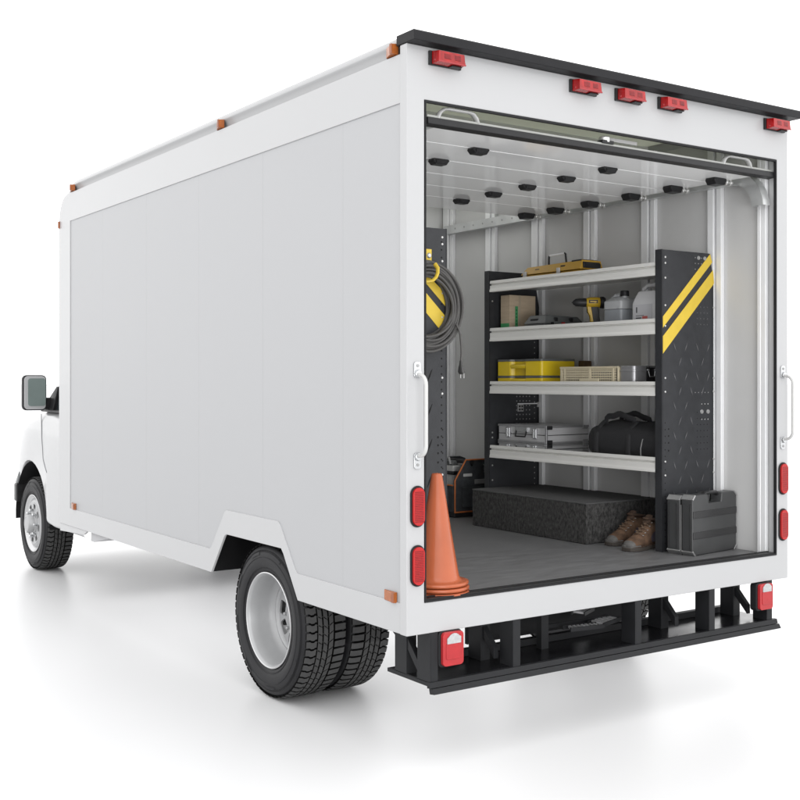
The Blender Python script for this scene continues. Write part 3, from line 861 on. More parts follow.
end_panel(shr, 1, 1.778, 1.82, near=False)
for zt, zb in LV: shelf(shr, 1, zt, zb, .4305, 1.777)
o = MB(); o.box(2.06, 2.236, 1.768, 1.777, 1.300, 1.306, 'stud'); o.box(2.055, 2.10, 1.765, 1.776, 1.255, 1.300, 'graydot')
for x in (2.068, 2.088):
    for z in (1.268, 1.287): o.lathe([(0, -.004), (.006, -.003), (.007, 0)], 'hole', 'y', 8, (x, 1.765, z))
o.box(2.215, 2.246, 1.765, 1.776, 1.28, 1.312, 'graydot')
o.build('wall_bracket', shr, bevel=.001)
end_panel(shl, -1, .385, .42)
for zt, zb in LV: shelf(shl, -1, zt, zb, .4305, 1.777)
# hook plate and hook on the left unit
o = MB(); o.box(.31, .392, .379, .386, 1.957, 2.018, 'yellow')
o.lathe([(0, -.007), (.008, -.006), (.012, -.002), (.012, 0)], 'zinc', 'y', 14, (.378, .379, 1.990))
hk = [(.365, .379, 1.962), (.372, .34, 1.925), (.395, .30, 1.917), (.405, .285, 1.905), (.402, .282, 1.885), (.392, .285, 1.865), (.375, .292, 1.852), (.345, .30, 1.846), (.31, .31, 1.852)]
hk = [(.352, .30, 1.945), (.356, .285, 1.926), (.352, .280, 1.905), (.343, .280, 1.886), (.328, .282, 1.872), (.305, .290, 1.866), (.285, .31, 1.872), (.275, .35, 1.890), (.275, .384, 1.905)]
o.tube(hk, .007, 'yellow', 10, flat=(1.0, 1.4))
o.build('cable_hook', shl, bevel=.0)
off_children(shr); off_children(shl)

# ------------------------------------------------------------------ cable
cbl = thing('extension_cable', 'grey power cable coiled on the yellow hook with its plug dangling', 'cable', (.352, .34, 1.77))
o = MB()
rnd = random.Random(5)
for k in range(18):
    rr = .126 + (k % 9) * .0075 + rnd.uniform(-.003, .003)
    dy = .036 - (k // 9) * .032 + rnd.uniform(-.006, .006)
    ph = rnd.uniform(0, 6); e1 = rnd.uniform(.002, .006); cx = rnd.uniform(-.004, .004); cz = rnd.uniform(-.006, .004)
    pts = []
    for i in range(56):
        t = 2 * PI * i / 56
        r2 = rr + e1 * math.sin(2 * t + ph) + .003 * math.sin(3 * t + ph * 2)
        pts.append((cx + r2 * .97 * math.cos(t), dy + .006 * math.sin(t * 2 + ph), cz + r2 * 1.03 * math.sin(t)))
    o.tube(pts, .0066, 'cable', 7, closed=True)
o.tube([(.135, -.012, -.075), (.150, -.012, -.10), (.160, -.010, -.125), (.167, -.008, -.17), (.168, -.008, -.205), (.164, -.008, -.245)], .0050, 'cable', 8)
o.build('coil', cbl)
o = MB(); o.tube([(.164, -.008, -.235), (.164, -.008, -.252), (.1645, -.008, -.262), (.167, -.008, -.282), (.171, -.008, -.290)], [.007, .009, .013, .019, .018], 'plug', 10, flat=(1, .7))
for dx in (-.008, .010): o.lathe([(.0028, -.024), (.0028, 0), (0, 0)], 'graydot', 'z', 8, (.170 + dx, -.008, -.288))
o.build('plug', cbl)

# ------------------------------------------------------------------ things on the top shelf
def DZ(i): return LV[i][0] - .034
t = thing('tool_case', 'flat amber plastic tool case with folding handle on the top shelf', 'tool case', (1.98, 1.30, DZ(0)))
o = MB()
o.hexa([(-.08, -.25, 0), (.09, -.25, 0), (.09, .25, 0), (-.08, .25, 0)], [(-.08, -.25, .05), (.09, -.25, .05), (.09, .25, .05), (-.08, .25, .05)], 'yelcase')
o.build('base', t, bevel=.008, seg=3)
o = MB(); o.hexa([(-.085, -.255, .053), (.095, -.255, .053), (.095, .255, .053), (-.085, .255, .053)], [(-.06, -.25, .105), (.08, -.25, .105), (.08, .22, .098), (-.06, .22, .098)], 'yelcase')
o.box(-.073, -.066, .10, .14, .07, .082, 'blk'); o.box(-.073, -.064, -.12, -.08, .074, .086, 'blk')
o.prism([(-.262, .060), (-.262, .085), (-.235, .110), (-.16, .109), (-.16, .09), (-.22, .06)], 'x', -.062, .07, 'blk')
o.build('lid', t, bevel=.006, seg=3)
for y in (.21, -.08): MB().box(-.094, -.082, y - .012, y + .012, .03, .072, 'white').build('latch', t, bevel=.003)
o = MB(); o.tube([(-.03, -.085, .10), (-.032, -.08, .155), (-.032, -.07, .160)], .006, 'blk', 8); o.tube([(-.03, .065, .10), (-.032, .06, .150), (-.032, .05, .156)], .006, 'blk', 8)
o.tube([(-.032, -.072, .159), (-.032, .052, .155)], .0065, 'stud', 8); o.build('handle', t)

# ------------------------------------------------------------------ second shelf
t = thing('cardboard_box', 'brown cardboard box with green printing beside the left shelf end', 'box', (2.0, 1.70, DZ(1)))
o = MB(); o.box(-.10, .105, -.04, .045, 0, .232, 'card'); bb = o.build('carton', t, bevel=.002)
o = MB(); o.box(-.028, -.012, -.0412, -.0402, 0, .232, 'cardtape'); o.build('tape', t)
o = MB(); o.box(-.058, -.036, -.0412, -.0402, .01, .165, 'green')
for k in range(6): o.box(-.053, -.042, -.0418, -.041, .03 + k * .021, .042 + k * .021, 'greendark')
o.box(-.1012, -.1002, -.036, .043, .002, .062, 'green'); o.box(-.1012, -.1002, -.038, .044, .082, .086, 'cardtape'); o.box(-.0988, -.066, -.0412, -.0402, .004, .030, 'green')
o.build('print', t)
t = thing('power_tool_case', 'low dark grey power tool case lying beside the cardboard box', 'tool case', (2.02, 1.405, DZ(1)))
o = MB(); o.hexa([(-.125, -.075, 0), (.165, -.075, 0), (.165, .10, 0), (-.125, .10, 0)], [(-.135, -.082, .045), (.175, -.082, .045), (.175, .108, .045), (-.135, .108, .045)], 'graycase'); o.build('base', t, bevel=.006)
o = MB(); o.hexa([(-.138, -.084, .047), (.178, -.084, .047), (.178, .11, .047), (-.138, .11, .047)], [(-.11, -.06, .098), (.14, -.06, .092), (.14, .08, .092), (-.11, .08, .098)], 'graycase')
for k in range(2): o.box(-.06 + k * .12, -.03 + k * .12, -.077, -.066, .055, .085, 'blk')
o.build('lid', t, bevel=.005)
o = MB(); o.box(-.128, -.118, -.01, .06, .055, .078, 'blk'); o.build('handle', t, bevel=.004)
o = MB(); o.box(-.01, .012, -.092, -.080, .028, .056, 'red'); o.box(-.09, -.075, -.092, -.080, .03, .056, 'blk'); o.build('latch', t, bevel=.002)

t = thing('cordless_drill', 'yellow and black cordless drill standing upright on its battery', 'drill', (1.98, 1.062, DZ(1)), R(-34.3))
o = MB()
o.lathe([(0, -.02), (.022, -.02), (.026, -.012), (.029, .0), (.031, .03), (.030, .055), (.026, .068), (0, .07)], 'drillyel', 'x', 20, (0, 0, .155)); o.v = [(x, y, z) for x, y, z in o.v]
o.box(-.005, .045, -.0305, -.027, .150, .168, 'blk'); o.box(.002, .038, -.0312, -.030, .156, .162, 'drillyel')
body = o.build('motor_housing', t)
o = MB(); o.lathe([(.026, .058), (.033, .064), (.034, .082), (.026, .092), (0, .093)], 'blk', 'x', 20, (0, 0, .155)); o.build('end_cap', t)
o = MB(); o.lathe([(.024, -.015), (.025, -.03), (.023, -.042), (.0235, -.046), (.021, -.075), (.010, -.090), (.004, -.092), (.004, -.099), (0, -.099)], 'blk', 'x', 20, (0, 0, .155)); o.build('chuck', t)
o = MB(); o.prism([(-.012, .135), (.040, .135), (.050, .075), (.058, .045), (.006, .045), (.004, .075), (-.010, .105)], 'y', -.015, .015, 'drillyel')
o.prism([(.008, .130), (.052, .135), (.060, .045), (.022, .045), (.016, .085)], 'y', -.017, .017, 'blk'); o.build('handle', t, bevel=.004, seg=3)
o = MB(); o.prism([(-.014, .120), (-.004, .122), (.002, .098), (-.010, .095)], 'y', -.007, .007, 'blk'); o.build('trigger', t, bevel=.002)
o = MB(); o.box(-.03, .075, -.03, .03, 0, .046, 'blk'); o.build('battery', t, bevel=.006)

t = thing('jerry_can', 'translucent jerry can with a black screw cap, part filled', 'jerry can', (2.0, .86, DZ(1)))
o = MB()
def canbody(o, x0, x1, y0, y1, z0, z1, mA, taper):
    secs = [(0, z0), (0, z0 + (z1 - z0) * .66), (taper * .35, z0 + (z1 - z0) * .80), (taper, z1)]
    rr = .018; rings = []
    for tp_, z in secs:
        rings.append([(x, y, z) for x, y in rrect(x0 + tp_ * .5, x1 - tp_ * .5, y0 + tp_ * .35, y1 - tp_, rr, 3)])
    n = len(rings[0]); vs = [p for r_ in rings for p in r_]
    fs = [(i * n + k, i * n + (k + 1) % n, (i + 1) * n + (k + 1) % n, (i + 1) * n + k) for i in range(len(rings) - 1) for k in range(n)]
    fs += [tuple(range(n - 1, -1, -1)), tuple(range(len(vs) - n, len(vs)))]
    o.add(vs, fs, mA)
canbody(o, -.05, .11, -.078, .062, 0, .105, 'canfluid', .0); o.build('can_base', t, bevel=.004)
o = MB(); canbody(o, -.05, .11, -.078, .062, .1055, .172, 'canclear', .05); o.build('can_shoulder', t, bevel=.004)
o = MB(); o.tube([(-.01, .04, .13), (-.01, .03, .165), (-.01, .0, .183), (-.01, -.03, .182)], .010, 'canclear', 8); o.build('handle', t)
o = MB(); o.lathe([(.016, 0), (.016, .016)], 'canclear', 'z', 18, (0, -.055, .168)); o.lathe([(0, .03), (.020, .03), (.023, .027), (.024, .004), (.024, 0)], 'blk', 'z', 22, (0, -.055, .176)); o.build('cap', t)
o = MB(); o.lathe([(0, .025), (.010, .025), (.012, .02), (.012, 0)], 'white', 'z', 16, (.015, -.062, .140)); o.build('vent_cap', t)

t = thing('jerry_can', 'white jerry can with printed label against the striped end panel', 'jerry can', (2.02, .60, DZ(1)))
o = MB(); canbody(o, -.085, .10, -.09, .095, 0, .19, 'canwhite', .03); o.build('can_body', t, bevel=.004)
o = MB(); o.tube([(-.03, .055, .17), (-.03, .05, .205), (-.03, .02, .222), (-.03, -.03, .222), (-.03, -.06, .205), (-.03, -.065, .18)], .012, 'canwhite', 10); o.build('handle', t)
o = MB(); o.lathe([(0, .022), (.021, .022), (.023, .018), (.023, 0)], 'canwhite', 'z', 20, (-.01, .045, .186)); o.build('cap', t)
o = MB(); o.box(-.0868, -.0852, -.055, .075, .02, .118, 'label')
o.box(-.0874, -.0866, .048, .056, .075, .105, 'ink'); o.box(-.0874, -.0866, .0, .058, .058, .061, 'ink'); o.box(-.0874, -.0866, .018, .058, .044, .050, 'ink'); o.box(-.0874, -.0866, -.025, .012, .042, .056, 'redink')
o.build('label', t)

# ------------------------------------------------------------------ third shelf
def organizer(lab, z0, h):
    t = thing('parts_organizer', lab, 'organizer', (1.875, 1.345, z0), 0, 'yellow organizers on the third shelf')
    o = MB()
    poly = arc(.018, .018, .018, 270, 180, 4) + [(0, .140), (.010, .150), (.030, .155), (.030, .270), (.010, .278), (.002, .288), (.002, .398), (.02, .41), (.26, .41), (.26, .0)]
    o.prism(poly, 'z', 0, h - .0125, 'yelbox'); o.build('body', t, bevel=.003)
    o = MB(); o.tube([(.010, .146, h * .55), (.006, .165, h * .55), (.006, .262, h * .55), (.010, .280, h * .55)], .010, 'yelbox', 10, flat=(.8, 1.2)); o.build('handle', t)
    o = MB(); o.prism([(x * 1.0 - .003 if x < .1 else x + .002, y) for x, y in poly], 'z', h - .013, h, 'graycase'); o.build('lid', t, bevel=.002)
organizer('lower yellow parts organizer mostly hidden behind the shelf lip', DZ(2), .067)
organizer('upper yellow parts organizer with a grey lid and carry handle', DZ(2) + .0675, .098)

t = thing('ventilated_crate', 'beige slotted plastic crate on the shelf beside the yellow organizers', 'crate', (1.96, .955, DZ(2)))
o = MB()
for y in (-.225, .225): o.box(-.09, .10, y - .008 if y > 0 else y, y if y > 0 else y + .008, 0, .112, 'beige')
for k in range(8): o.box(-.088, -.082, -.22, .22, .004 + k * .0135, .011 + k * .0135, 'beige')
o.box(-.091, -.080, -.228, .228, .106, .116, 'beige'); o.box(.092, .102, -.22, .22, 0, .112, 'beige')
for y in (-.222, -.19, -.01, .19, .215): o.box(-.090, -.081, y - .006, y + .006, 0, .112, 'beige')
for k in range(30): o.box(-.0865, -.0825, -.205 + k * .014, -.202 + k * .014, 0, .11, 'beige')
o.box(-.085, .095, -.22, .22, 0, .006, 'beige')
o.build('basket', t, bevel=.0015)
o = MB(); o.box(-.094, -.086, -.085, .065, .02, .052, 'beige'); o.build('label_holder', t, bevel=.002)
o = MB(); o.box(-.06, .07, -.20, .20, .006, .055, 'blk'); o.box(-.05, .06, -.15, .02, .05, .085, 'graycase'); o.build('contents', t, bevel=.006)
t = thing('wood_block', 'small dark brown block behind the beige crate', 'block', (2.18, 1.30, DZ(2)))
o = MB(); o.box(-.03, .03, -.02, .03, 0, .155, mat('dark_brown_wood', (.075, .045, .02), .7, var=.3, scale=8, stretch=(1, 1, .2))); o.build('block', t, bevel=.004)
t = thing('metal_tin', 'shiny grey metal tin with a black clasp at the right end of the third shelf', 'tin', (1.99, .66, DZ(2)))
o = MB(); o.prism(rrect(-.11, .11, -.04, .075, .026, 6), 'z', 0, .118, 'tin'); tt = o.build('tin_body', t, bevel=.004)
o = MB(); o.prism(rrect(-.112, .112, -.042, .077, .027, 6), 'z', .085, .096, 'tin'); o.build('lid_rim', t, bevel=.002)
o = MB(); o.box(-.02, .05, -.045, -.039, .03, .108, 'blk'); o.tube([(-.01, -.048, .09), (-.004, -.052, .06), (.03, -.052, .06), (.04, -.048, .09)], .004, 'chrome', 8)
for x in (-.012, .04): o.lathe([(0, -.012), (.006, -.010), (.008, 0)], 'chrome', 'y', 10, (x, -.044, .095))
o.build('clasp', t, bevel=.003)

# ------------------------------------------------------------------ fourth shelf
def alucase(lab, z0, h):
    t = thing('aluminium_case', lab, 'case', (1.872, 1.298, z0), 0, 'aluminium cases stacked on the lowest shelf')
    o = MB(); o.box(.004, .330, .004, .436, 0.001, h - .001, 'alucase'); o.build('shell', t, bevel=.003)
    o = MB()
    for z in (0, h - .012): 
        o.box(0, .334, 0, .012, z, z + .012, 'tin'); o.box(0, .012, .012, .44, z, z + .012, 'tin')
    o.box(0, .012, 0, .012, .012, h - .012, 'tin')
    for z in (h * .5 - .004,):
        o.box(.001, .333, .0015, .005, z, z + .004, 'blk'); o.box(.0015, .005, .012, .438, z, z + .004, 'blk')
    o.build('edge_trim', t, bevel=.002)
    for z in (0, h - .022):
        MB().box(.004, .045, -.003, .002, z, z + .022, 'blk').build('corner_cap', t, bevel=.002)
        MB().box(.285, .325, -.003, .002, z, z + .022, 'tin').build('corner_cap', t, bevel=.002)
    for y in (.10, .34):
        o = MB(); o.box(-.004, .003, y - .018, y + .018, h * .26, h * .84, 'tin')
        for k in range(2): o.box(-.008, -.003, y - .016 + k * .018, y - .002 + k * .018, h * .3, h * .8, 'chrome')
        o.build('latch', t, bevel=.0015)
    o = MB(); o.tube([(-.004, .17, h * .68), (-.014, .172, h * .36), (-.014, .26, h * .36), (-.004, .262, h * .68)], .005, 'blk', 8); o.box(-.006, .003, .165, .267, h * .62, h * .86, 'chrome'); o.build('handle', t)
alucase('lower ribbed aluminium case, half hidden by the lowest shelf lip', DZ(3), .058)
alucase('upper ribbed aluminium case with carry handle and latches', DZ(3) + .059, .105)

t = thing('duffel_bag', 'black duffel bag with looped straps on the lowest shelf', 'bag', (2.06, .765, DZ(3)))
o = MB()
secs = []
ys = [-.29, -.285, -.26, -.20, -.10, 0, .10, .19, .235, .255, .26]
for i, y in enumerate(ys):
    e = abs(y) / .29 if y < 0 else abs(y) / .26
    s_ = (1 - .55 * max(0, (e - .72) / .28) ** 2)
    ring = []
    for k in range(24):
        a = 2 * PI * k / 24
        ca, sa = math.cos(a), math.sin(a)
        x = .155 * math.copysign(abs(ca) ** .55, ca) * (1 - .35 * max(0, sa) ** 2)
        z = .105 + .102 * math.copysign(abs(sa) ** .62, sa)
        z += .010 * math.sin(y * 21 + k * .9) * (sa > .2) + .005 * math.sin(y * 47 + k * 1.7)
        x += .004 * math.sin(y * 33 + k * 2.1)
        ring.append((x * (.6 + .4 * s_), y, .105 + (z - .105) * s_ if sa > 0 else max(.0, .105 + (z - .105) * (.9 + .1 * s_))))
    secs.append(ring)
vs = [p for r_ in secs for p in r_]; n = 24
fs = [(i * n + k, i * n + (k + 1) % n, (i + 1) * n + (k + 1) % n, (i + 1) * n + k) for i in range(len(secs) - 1) for k in range(n)]
fs += [tuple(range(n)), tuple(range(len(vs) - n, len(vs)))]
o.add(vs, fs, 'bag'); o.build('bag_body', t, subsurf=1)
for x in (-.085, .03):
    o = MB(); pts = []
    for i in range(15):
        u = i / 14
        pts.append((x - .018 * math.sin(PI * u), .165 - .24 * u, .188 + .052 * math.sin(PI * u) ** .45 + .005 * math.sin(u * 14) - (.03 if i in (0, 14) else 0)))
    o.tube(pts, .011, 'strap', 8, flat=(1.5, .45)); o.build('carry_strap', t)
for y in (.165, -.075):
    o = MB(); o.tube([(-.085, y, .205), (-.125, y, .175), (-.150, y, .13), (-.155, y, .08), (-.152, y, .02)], .012, 'strap', 8, flat=(1.5, .4))
    o.build('side_webbing', t)
o = MB(); pts = [(-.150, -.165, .02), (-.154, -.168, .07), (-.150, -.178, .115), (-.136, -.200, .145), (-.118, -.235, .155), (-.10, -.262, .150)]
o.tube(pts, .0032, 'piping', 6); o.build('pocket_piping', t)
o = MB(); o.tube([(.0, -.20, .205), (-.01, -.24, .225), (-.02, -.27, .215), (-.04, -.285, .17)], .010, 'strap', 8, flat=(1.4, .5)); o.build('end_strap', t)

# ------------------------------------------------------------------ floor things
# nested cones
cones = ['traffic cone on top of the nested stack inside the left post', 'middle traffic cone of the stack, only its base rim showing', 'lowest traffic cone of the stack, standing on the cargo floor']
def conemesh():
    o = MB()
    prof = [(.0, .452), (.018, .451), (.0225, .446), (.0240, .436), (.060, .215), (.090, .040), (.096, .024), (.106, .0165), (.122, .0160), (.130, .0135), (.1315, .008), (.129, .0015), (.124, 0), (.110, 0)]
    o.lathe(prof, 'cone', 'z', 64)
    return o
c0 = tag(conemesh().build('traffic_cone', sharp=60, loc=(.243, .137, FZ + .040)), cones[0], 'traffic cone', 'nested orange traffic cones')
for k in (1, 2):
    c = dup(c0, None, (.243 + .002 * k, .137 - .0015 * k, FZ + .040 - .0195 * k)); c['label'] = cones[k]
    c.scale = (1, 1, .985)

# hard case
ang = math.atan2(.052, .392)
t = thing('hard_case', 'black hard-shell case with alloy corners standing by the rear opening', 'case', (1.848, .195, FZ + .001), ang)
Lc, Tc, Hc = .396, .152, .300
o = MB()
def shell(x0, x1, y0, y1, z0, z1, c):
    return [(x0 + c, z0), (x1 - c, z0), (x1, z0 + c), (x1, z1 - c), (x1 - c, z1), (x0 + c, z1), (x0, z1 - c), (x0, z0 + c)]
def casepoly(c):
    p = [(c, 0), (Lc - c, 0), (Lc, c), (Lc, Hc - c), (Lc - c, Hc), (.265, Hc), (.262, Hc - .008), (.255, Hc - .045), (.145, Hc - .045), (.138, Hc - .008), (.135, Hc), (c, Hc), (0, Hc - c), (0, c)]
    return p
o.prism(casepoly(.022), 'y', .0, .066, 'hardcase'); o.build('front_shell', t, bevel=.006, seg=3)
o = MB(); o.prism([(x, z - (.006 if z > .1 else -.002)) for x, z in casepoly(.022)], 'y', .074, .150, 'hardcase'); o.build('back_shell', t, bevel=.006, seg=3)
o = MB(); o.prism([(.022, .004), (Lc - .022, .004), (Lc - .004, .024), (Lc - .004, Hc - .05), (.004, Hc - .05), (.004, .024)], 'y', .064, .076, 'casealu'); o.build('seam_strip', t)
o = MB()
for z in (.083, .186): o.box(.004, Lc - .004, -.004, .001, z, z + .034, 'hardcase2'); 
o.build('raised_band', t, bevel=.002)
for y0, y1 in ((-.003, .067), (.074, .152)):
    for x, s in ((0, 1), (Lc, -1)):
        for z, q in ((Hc - (0 if y0 < 0 else .006), -1), (0.0 if y0 < 0 else .001, 1)):
            if s < 0 and y0 > 0: continue
            o = MB(); o.prism([(x - .002 * s, z + .026 * q), (x + .026 * s, z - .001 * q), (x + .030 * s, z - .0015 * q), (x - .0035 * s, z + .031 * q)] if False else
                    [(x - .003 * s, z + .020 * q), (x + .020 * s, z - .003 * q), (x + .026 * s, z + .002 * q), (x + .003 * s, z + .026 * q)], 'y', y0, y1, 'casealu'); o.build('corner_guard', t, bevel=.002)

o = MB(); o.tube([(.135, .034, Hc - .010), (.15, .034, Hc + .002), (.25, .034, Hc + .002), (.265, .034, Hc - .010)], .011, 'hardcase2', 10, flat=(1.5, .8)); o.build('handle', t)
o = MB()
for k in range(2): o.box(-.004, .002, .010 + k * .080, .014 + k * .080, .03, Hc - .04, 'hardcase2'); o.box(-.004, .002, .052 + k * .080, .056 + k * .080, .03, Hc - .04, 'hardcase2')
o.build('end_rib', t, bevel=.001)

# boots : local x forward (toe), built once then copied
def boot():
    root = thing('work_boot', 'tan work boot nearer the shelf end panel, toe pointing to the opening', 'boot', (0, 0, 0), 0, 'pair of tan work boots')
    # (x, halfwidth, zbottom, ztop)
    st = [(-.145, .022, .012, .10), (-.138, .036, .008, .150), (-.11, .043, .006, .172), (-.075, .043, .006, .176), (-.045, .040, .008, .168), (-.015, .041, .010, .142), (.02, .045, .012, .112), (.06, .050, .012, .090), (.095, .050, .012, .074), (.12, .044, .012, .062), (.138, .032, .013, .048), (.146, .016, .016, .036)]
    o = MB(); rings = []
    for x, w, z0, z1 in st:
        r_ = []
        for k in range(16):
            a = 2 * PI * k / 16
            ca, sa = math.cos(a), math.sin(a)
            hz = (z1 - z0) / 2
            wy = w * math.copysign(abs(ca) ** .7, ca) * (1 - .30 * max(0, sa) ** 1.5)
            r_.append((x + (-.0 if sa < 0 else 0), wy, z0 + hz + hz * math.copysign(abs(sa) ** .8, sa)))
        rings.append(r_)
    vs = [p for r_ in rings for p in r_]; n = 16
    mats_ = []
    k0 = len(o.v)
    for i in range(len(rings) - 1):
        fs = [(i * n + k, i * n + (k + 1) % n, (i + 1) * n + (k + 1) % n, (i + 1) * n + k) for k in range(n)]
        m = 'suede' if 2 <= i <= 8 else 'suede2'
        if i >= 9: m = 'bootgrey'
        if i == 0: o.add(vs, fs, m)
        else:
            kk = o.mi(m)
            for f in fs: o.f.append(f); o.m.append(kk)
    o.f.append(tuple(range(n))); o.m.append(0); o.f.append(tuple(range(len(vs) - n, len(vs)))); o.m.append(o.mi('bootgrey'))
    up = o.build('upper', root, subsurf=1)
    s_ = MB()
    outl = [(-.152, 0), (-.148, .026), (-.125, .042), (-.06, .040), (-.02, .038), (.04, .050), (.09, .056), (.125, .048), (.148, .030), (.156, 0)]
    outl = outl + [(x, -y) for x, y in reversed(outl[1:-1])]
    s_.prism(outl, 'z', 0, .022, 'bootsole')
    s_.prism([(x * .985, y * .97) for x, y in outl], 'z', .022, .028, 'suede2')
    tc = [(.085, .055), (.125, .047), (.148, .030), (.155, 0)]
    tc = tc + [(x, -y) for x, y in reversed(tc[:-1])]
    s_.prism([(x * .99, y * .96) for x, y in tc], 'z', .018, .034, 'bootgrey')
    s_.build('sole', root, bevel=.005)
    for sg in (1, -1):
        h = MB()
        h.add([(-.075, sg * .046, .045), (-.02, sg * .044, .045), (-.012, sg * .042, .075), (-.04, sg * .042, .105), (-.078, sg * .043, .085)], [(0, 1, 2, 3, 4)], 'bootdark')
        h.build('side_patch', root)
    l = MB()
    pts = [(.055, .098), (.035, .112), (.012, .126), (-.010, .147), (-.030, .166)]
    for i, (x, z) in enumerate(pts):
        w = .030 - .002 * i
        l.tube([(x - .014, w, z - .012), (x - .004, w * .5, z - .001), (x + .004, 0, z + .003), (x - .002, -w * .5, z - .001), (x - .014, -w, z - .012)], .0042, 'lace', 6)
        for sg in (1, -1): l.lathe([(0, .004), (.0045, .003), (.006, 0)], 'graydot', 'z', 8, (x - .014, sg * w, z - .012))
        if i < 4:
            l.tube([(x, w * .6, z), (x - .014, -w * .6, z + .014)], .0038, 'lace', 6)
    l.build('lace', root)
    tg = MB()
    tg.tube([(-.020, 0, .150), (-.040, 0, .180), (-.055, 0, .196), (-.058, 0, .200)], [.024, .026, .022, .008], 'suede2', 10, flat=(1.0, .35)); tg.build('tongue', root)
    cl = MB()
    ring = [(-.078 + .058 * math.cos(a), .036 * math.sin(a), .172 + .008 * math.cos(a)) for a in [2 * PI * i / 20 for i in range(20)]]
    cl.tube(ring, .008, 'suede2', 8, closed=True)
    cl.prism([(-.078 + .054 * math.cos(a), .032 * math.sin(a)) for a in [2 * PI * i / 20 for i in range(20)]], 'z', .1765, .1785, 'hole')  # black disc stands in for the dark inside the boot
    cl.build('collar', root)
    return root
b0 = boot(); b0.location = (1.845, .520, FZ + .001); b0.rotation_euler.z = R(180 + 6)
b1 = dup(b0, None, (1.915, .705, FZ + .001), 'tan work boot nearer the carpeted wheel box, beside its pair')
b1.rotation_euler.z = R(180 + 2)
b0.scale = b1.scale = (.95, .95, .86)

# tool tote
t = thing('tool_bag', 'open charcoal tool tote with orange piping on the floor behind the shelves', 'tool bag', (2.02, 2.12, FZ + .002))
o = MB()
o.box(-.19, .17, .0, .36, .0, .03, 'blk')
o.prism([(-.185, .03), (.165, .03), (.165, .345), (.12, .36), (-.10, .36), (-.185, .235)], 'y', .0, .02, 'tote')
o.prism([(-.185, .03), (.165, .03), (.165, .345), (.12, .36), (-.10, .36), (-.185, .235)], 'y', .34, .36, 'tote')
o.box(-.187, -.165, .02, .34, .03, .20, 'tote'); o.box(.15, .165, .02, .34, .03, .30, 'tote')
o.build('bag_body', t, bevel=.006, seg=3)
o = MB(); o.tube([(-.187, -.003, .03), (-.187, -.003, .235), (-.10, -.003, .362), (.12, -.003, .362), (.165, -.003, .347)], .0052, 'orange', 8); o.tube([(-.187, -.003, .032), (.165, -.003, .032)], .0052, 'orange', 8)
o.tube([(-.190, .02, .202), (-.190, .34, .202)], .005, 'orange', 8)
o.build('piping', t)
o = MB(); o.box(-.13, .02, -.012, .0, .06, .19, 'tote'); o.box(-.06, .10, -.016, .0, .04, .14, 'tote'); o.box(-.03, .10, -.006, .001, .205, .235, 'piping'); o.box(-.12, -.05, -.006, .001, .255, .275, 'white'); o.box(-.209, -.186, .06, .30, .05, .17, 'tote')
o.build('pocket', t, bevel=.006)
o = MB(); o.tube([(-.05, -.005, .345), (-.05, .36, .345)], .016, 'blk', 10); o.tube([(-.05, .0, .33), (-.05, .36, .33)], .01, 'zinc', 8); o.build('handle', t)
o = MB(); o.tube([(.03, -.012, .33), (.055, -.012, .30), (.04, -.012, .28), (.065, -.012, .25)], .004, 'chrome', 6); o.tube([(.06, -.012, .33), (.035, -.012, .30), (.055, -.012, .27)], .004, 'chrome', 6); o.build('clip', t)
t2 = thing('hand_tool', 'white power tool sticking out of the open tote bag', 'tool', (1.95, 2.32, FZ + .06))
o = MB(); o.box(-.04, .05, -.08, .10, .0, .26, 'white'); o.box(-.05, .06, -.09, .11, .20, .225, 'blk'); o.box(-.03, .04, -.06, .06, .26, .29, 'graycase'); o.build('tool_body', t2, bevel=.01, seg=3)
o = MB(); o.tube([(-.045, -.06, .27), (-.05, -.05, .31), (-.05, .06, .31), (-.045, .08, .27)], .009, 'graydot', 8); o.build('handle', t2)
t3 = thing('screwdriver', 'red handled screwdriver in the tote pocket', 'screwdriver', (2.115, 2.108, FZ + .20))
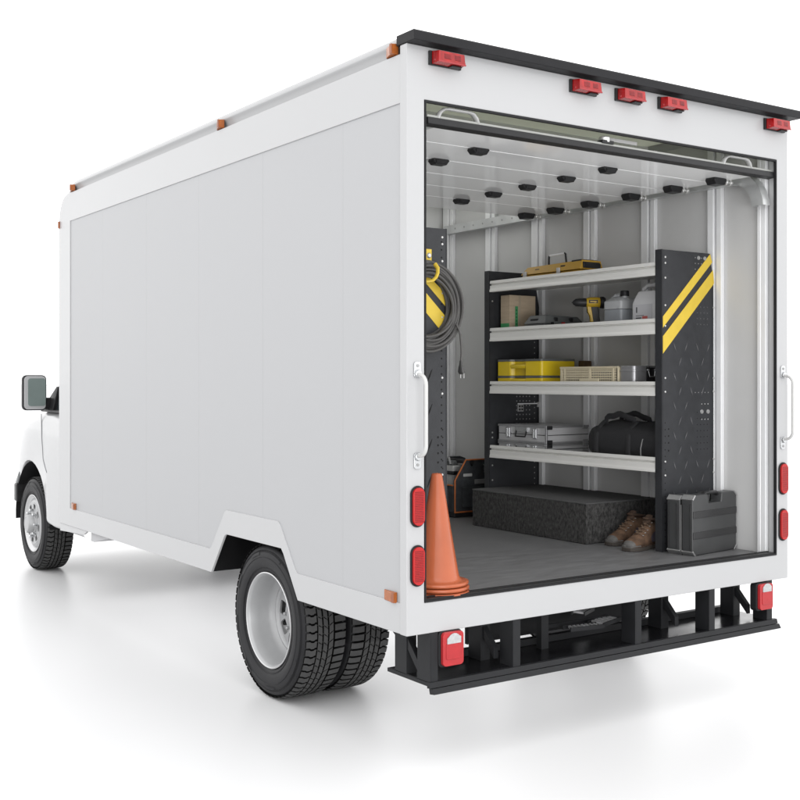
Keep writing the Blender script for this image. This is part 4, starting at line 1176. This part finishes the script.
o = MB(); o.lathe([(0, .0), (.010, .0), (.014, .02), (.012, .05), (.015, .085), (.012, .105), (0, .11)], 'red', 'z', 12); o.build('grip', t3)
o = MB(); o.lathe([(0, -.07), (.003, -.07), (.003, 0)], 'chrome', 'z', 8); o.build('shaft', t3)

# ------------------------------------------------------------------ camera, world, lights
F = 1135.6
yaw = math.atan(775 / F)
cam = bpy.data.cameras.new('camera'); co = bpy.data.objects.new('camera', cam); COL.objects.link(co)
co.location = (-2.50267, -3.61903, 1.45)
co.rotation_euler = (PI / 2, 0, -yaw)
cam.sensor_width = 36; cam.lens = 36 * F / 800
cam.shift_y = -20 / 800
cam.clip_start = .05; cam.clip_end = 2000
S.camera = co

w = bpy.data.worlds.new('World'); S.world = w; w.use_nodes = True
bg = w.node_tree.nodes['Background']
bg.inputs['Color'].default_value = (1, 1, 1, 1)
bg.inputs['Strength'].default_value = 2.0
def area(name, loc, target, size, power, col=(1, 1, 1)):
    l = bpy.data.lights.new(name, 'AREA'); l.shape = 'RECTANGLE'; l.size = size[0]; l.size_y = size[1]; l.energy = power; l.color = col
    o = bpy.data.objects.new(name, l); COL.objects.link(o); o.location = loc
    d = Vector(target) - Vector(loc)
    o.rotation_euler = d.to_track_quat('-Z', 'Y').to_euler()
    return o
area('key_softbox', (-3.0, -5.5, 6.5), (1.2, .5, 1.2), (5, 5), 60)
area('low_fill_softbox', (-1.8, -7.0, .75), (1.2, .5, 1.1), (4.0, 1.4), 200)
area('cargo_fill', (1.16, 2.30, 2.70), (1.16, 2.30, 0), (1.9, .8), 6)  # added fill with no fixture here, brightens the cargo bay
area('under_body_fill', (1.163, 2.1, .22), (1.163, 2.1, -1), (1.9, 3.9), 19)  # added fill, no such lamp on the truck; lightens the ground shadow

S.view_settings.view_transform = 'Standard'; S.view_settings.look = 'None'; S.view_settings.exposure = 0; S.view_settings.gamma = 1
S.render.engine = 'CYCLES'
S.cycles.max_bounces = 10; S.cycles.diffuse_bounces = 6; S.cycles.glossy_bounces = 4
S.cycles.use_denoising = True
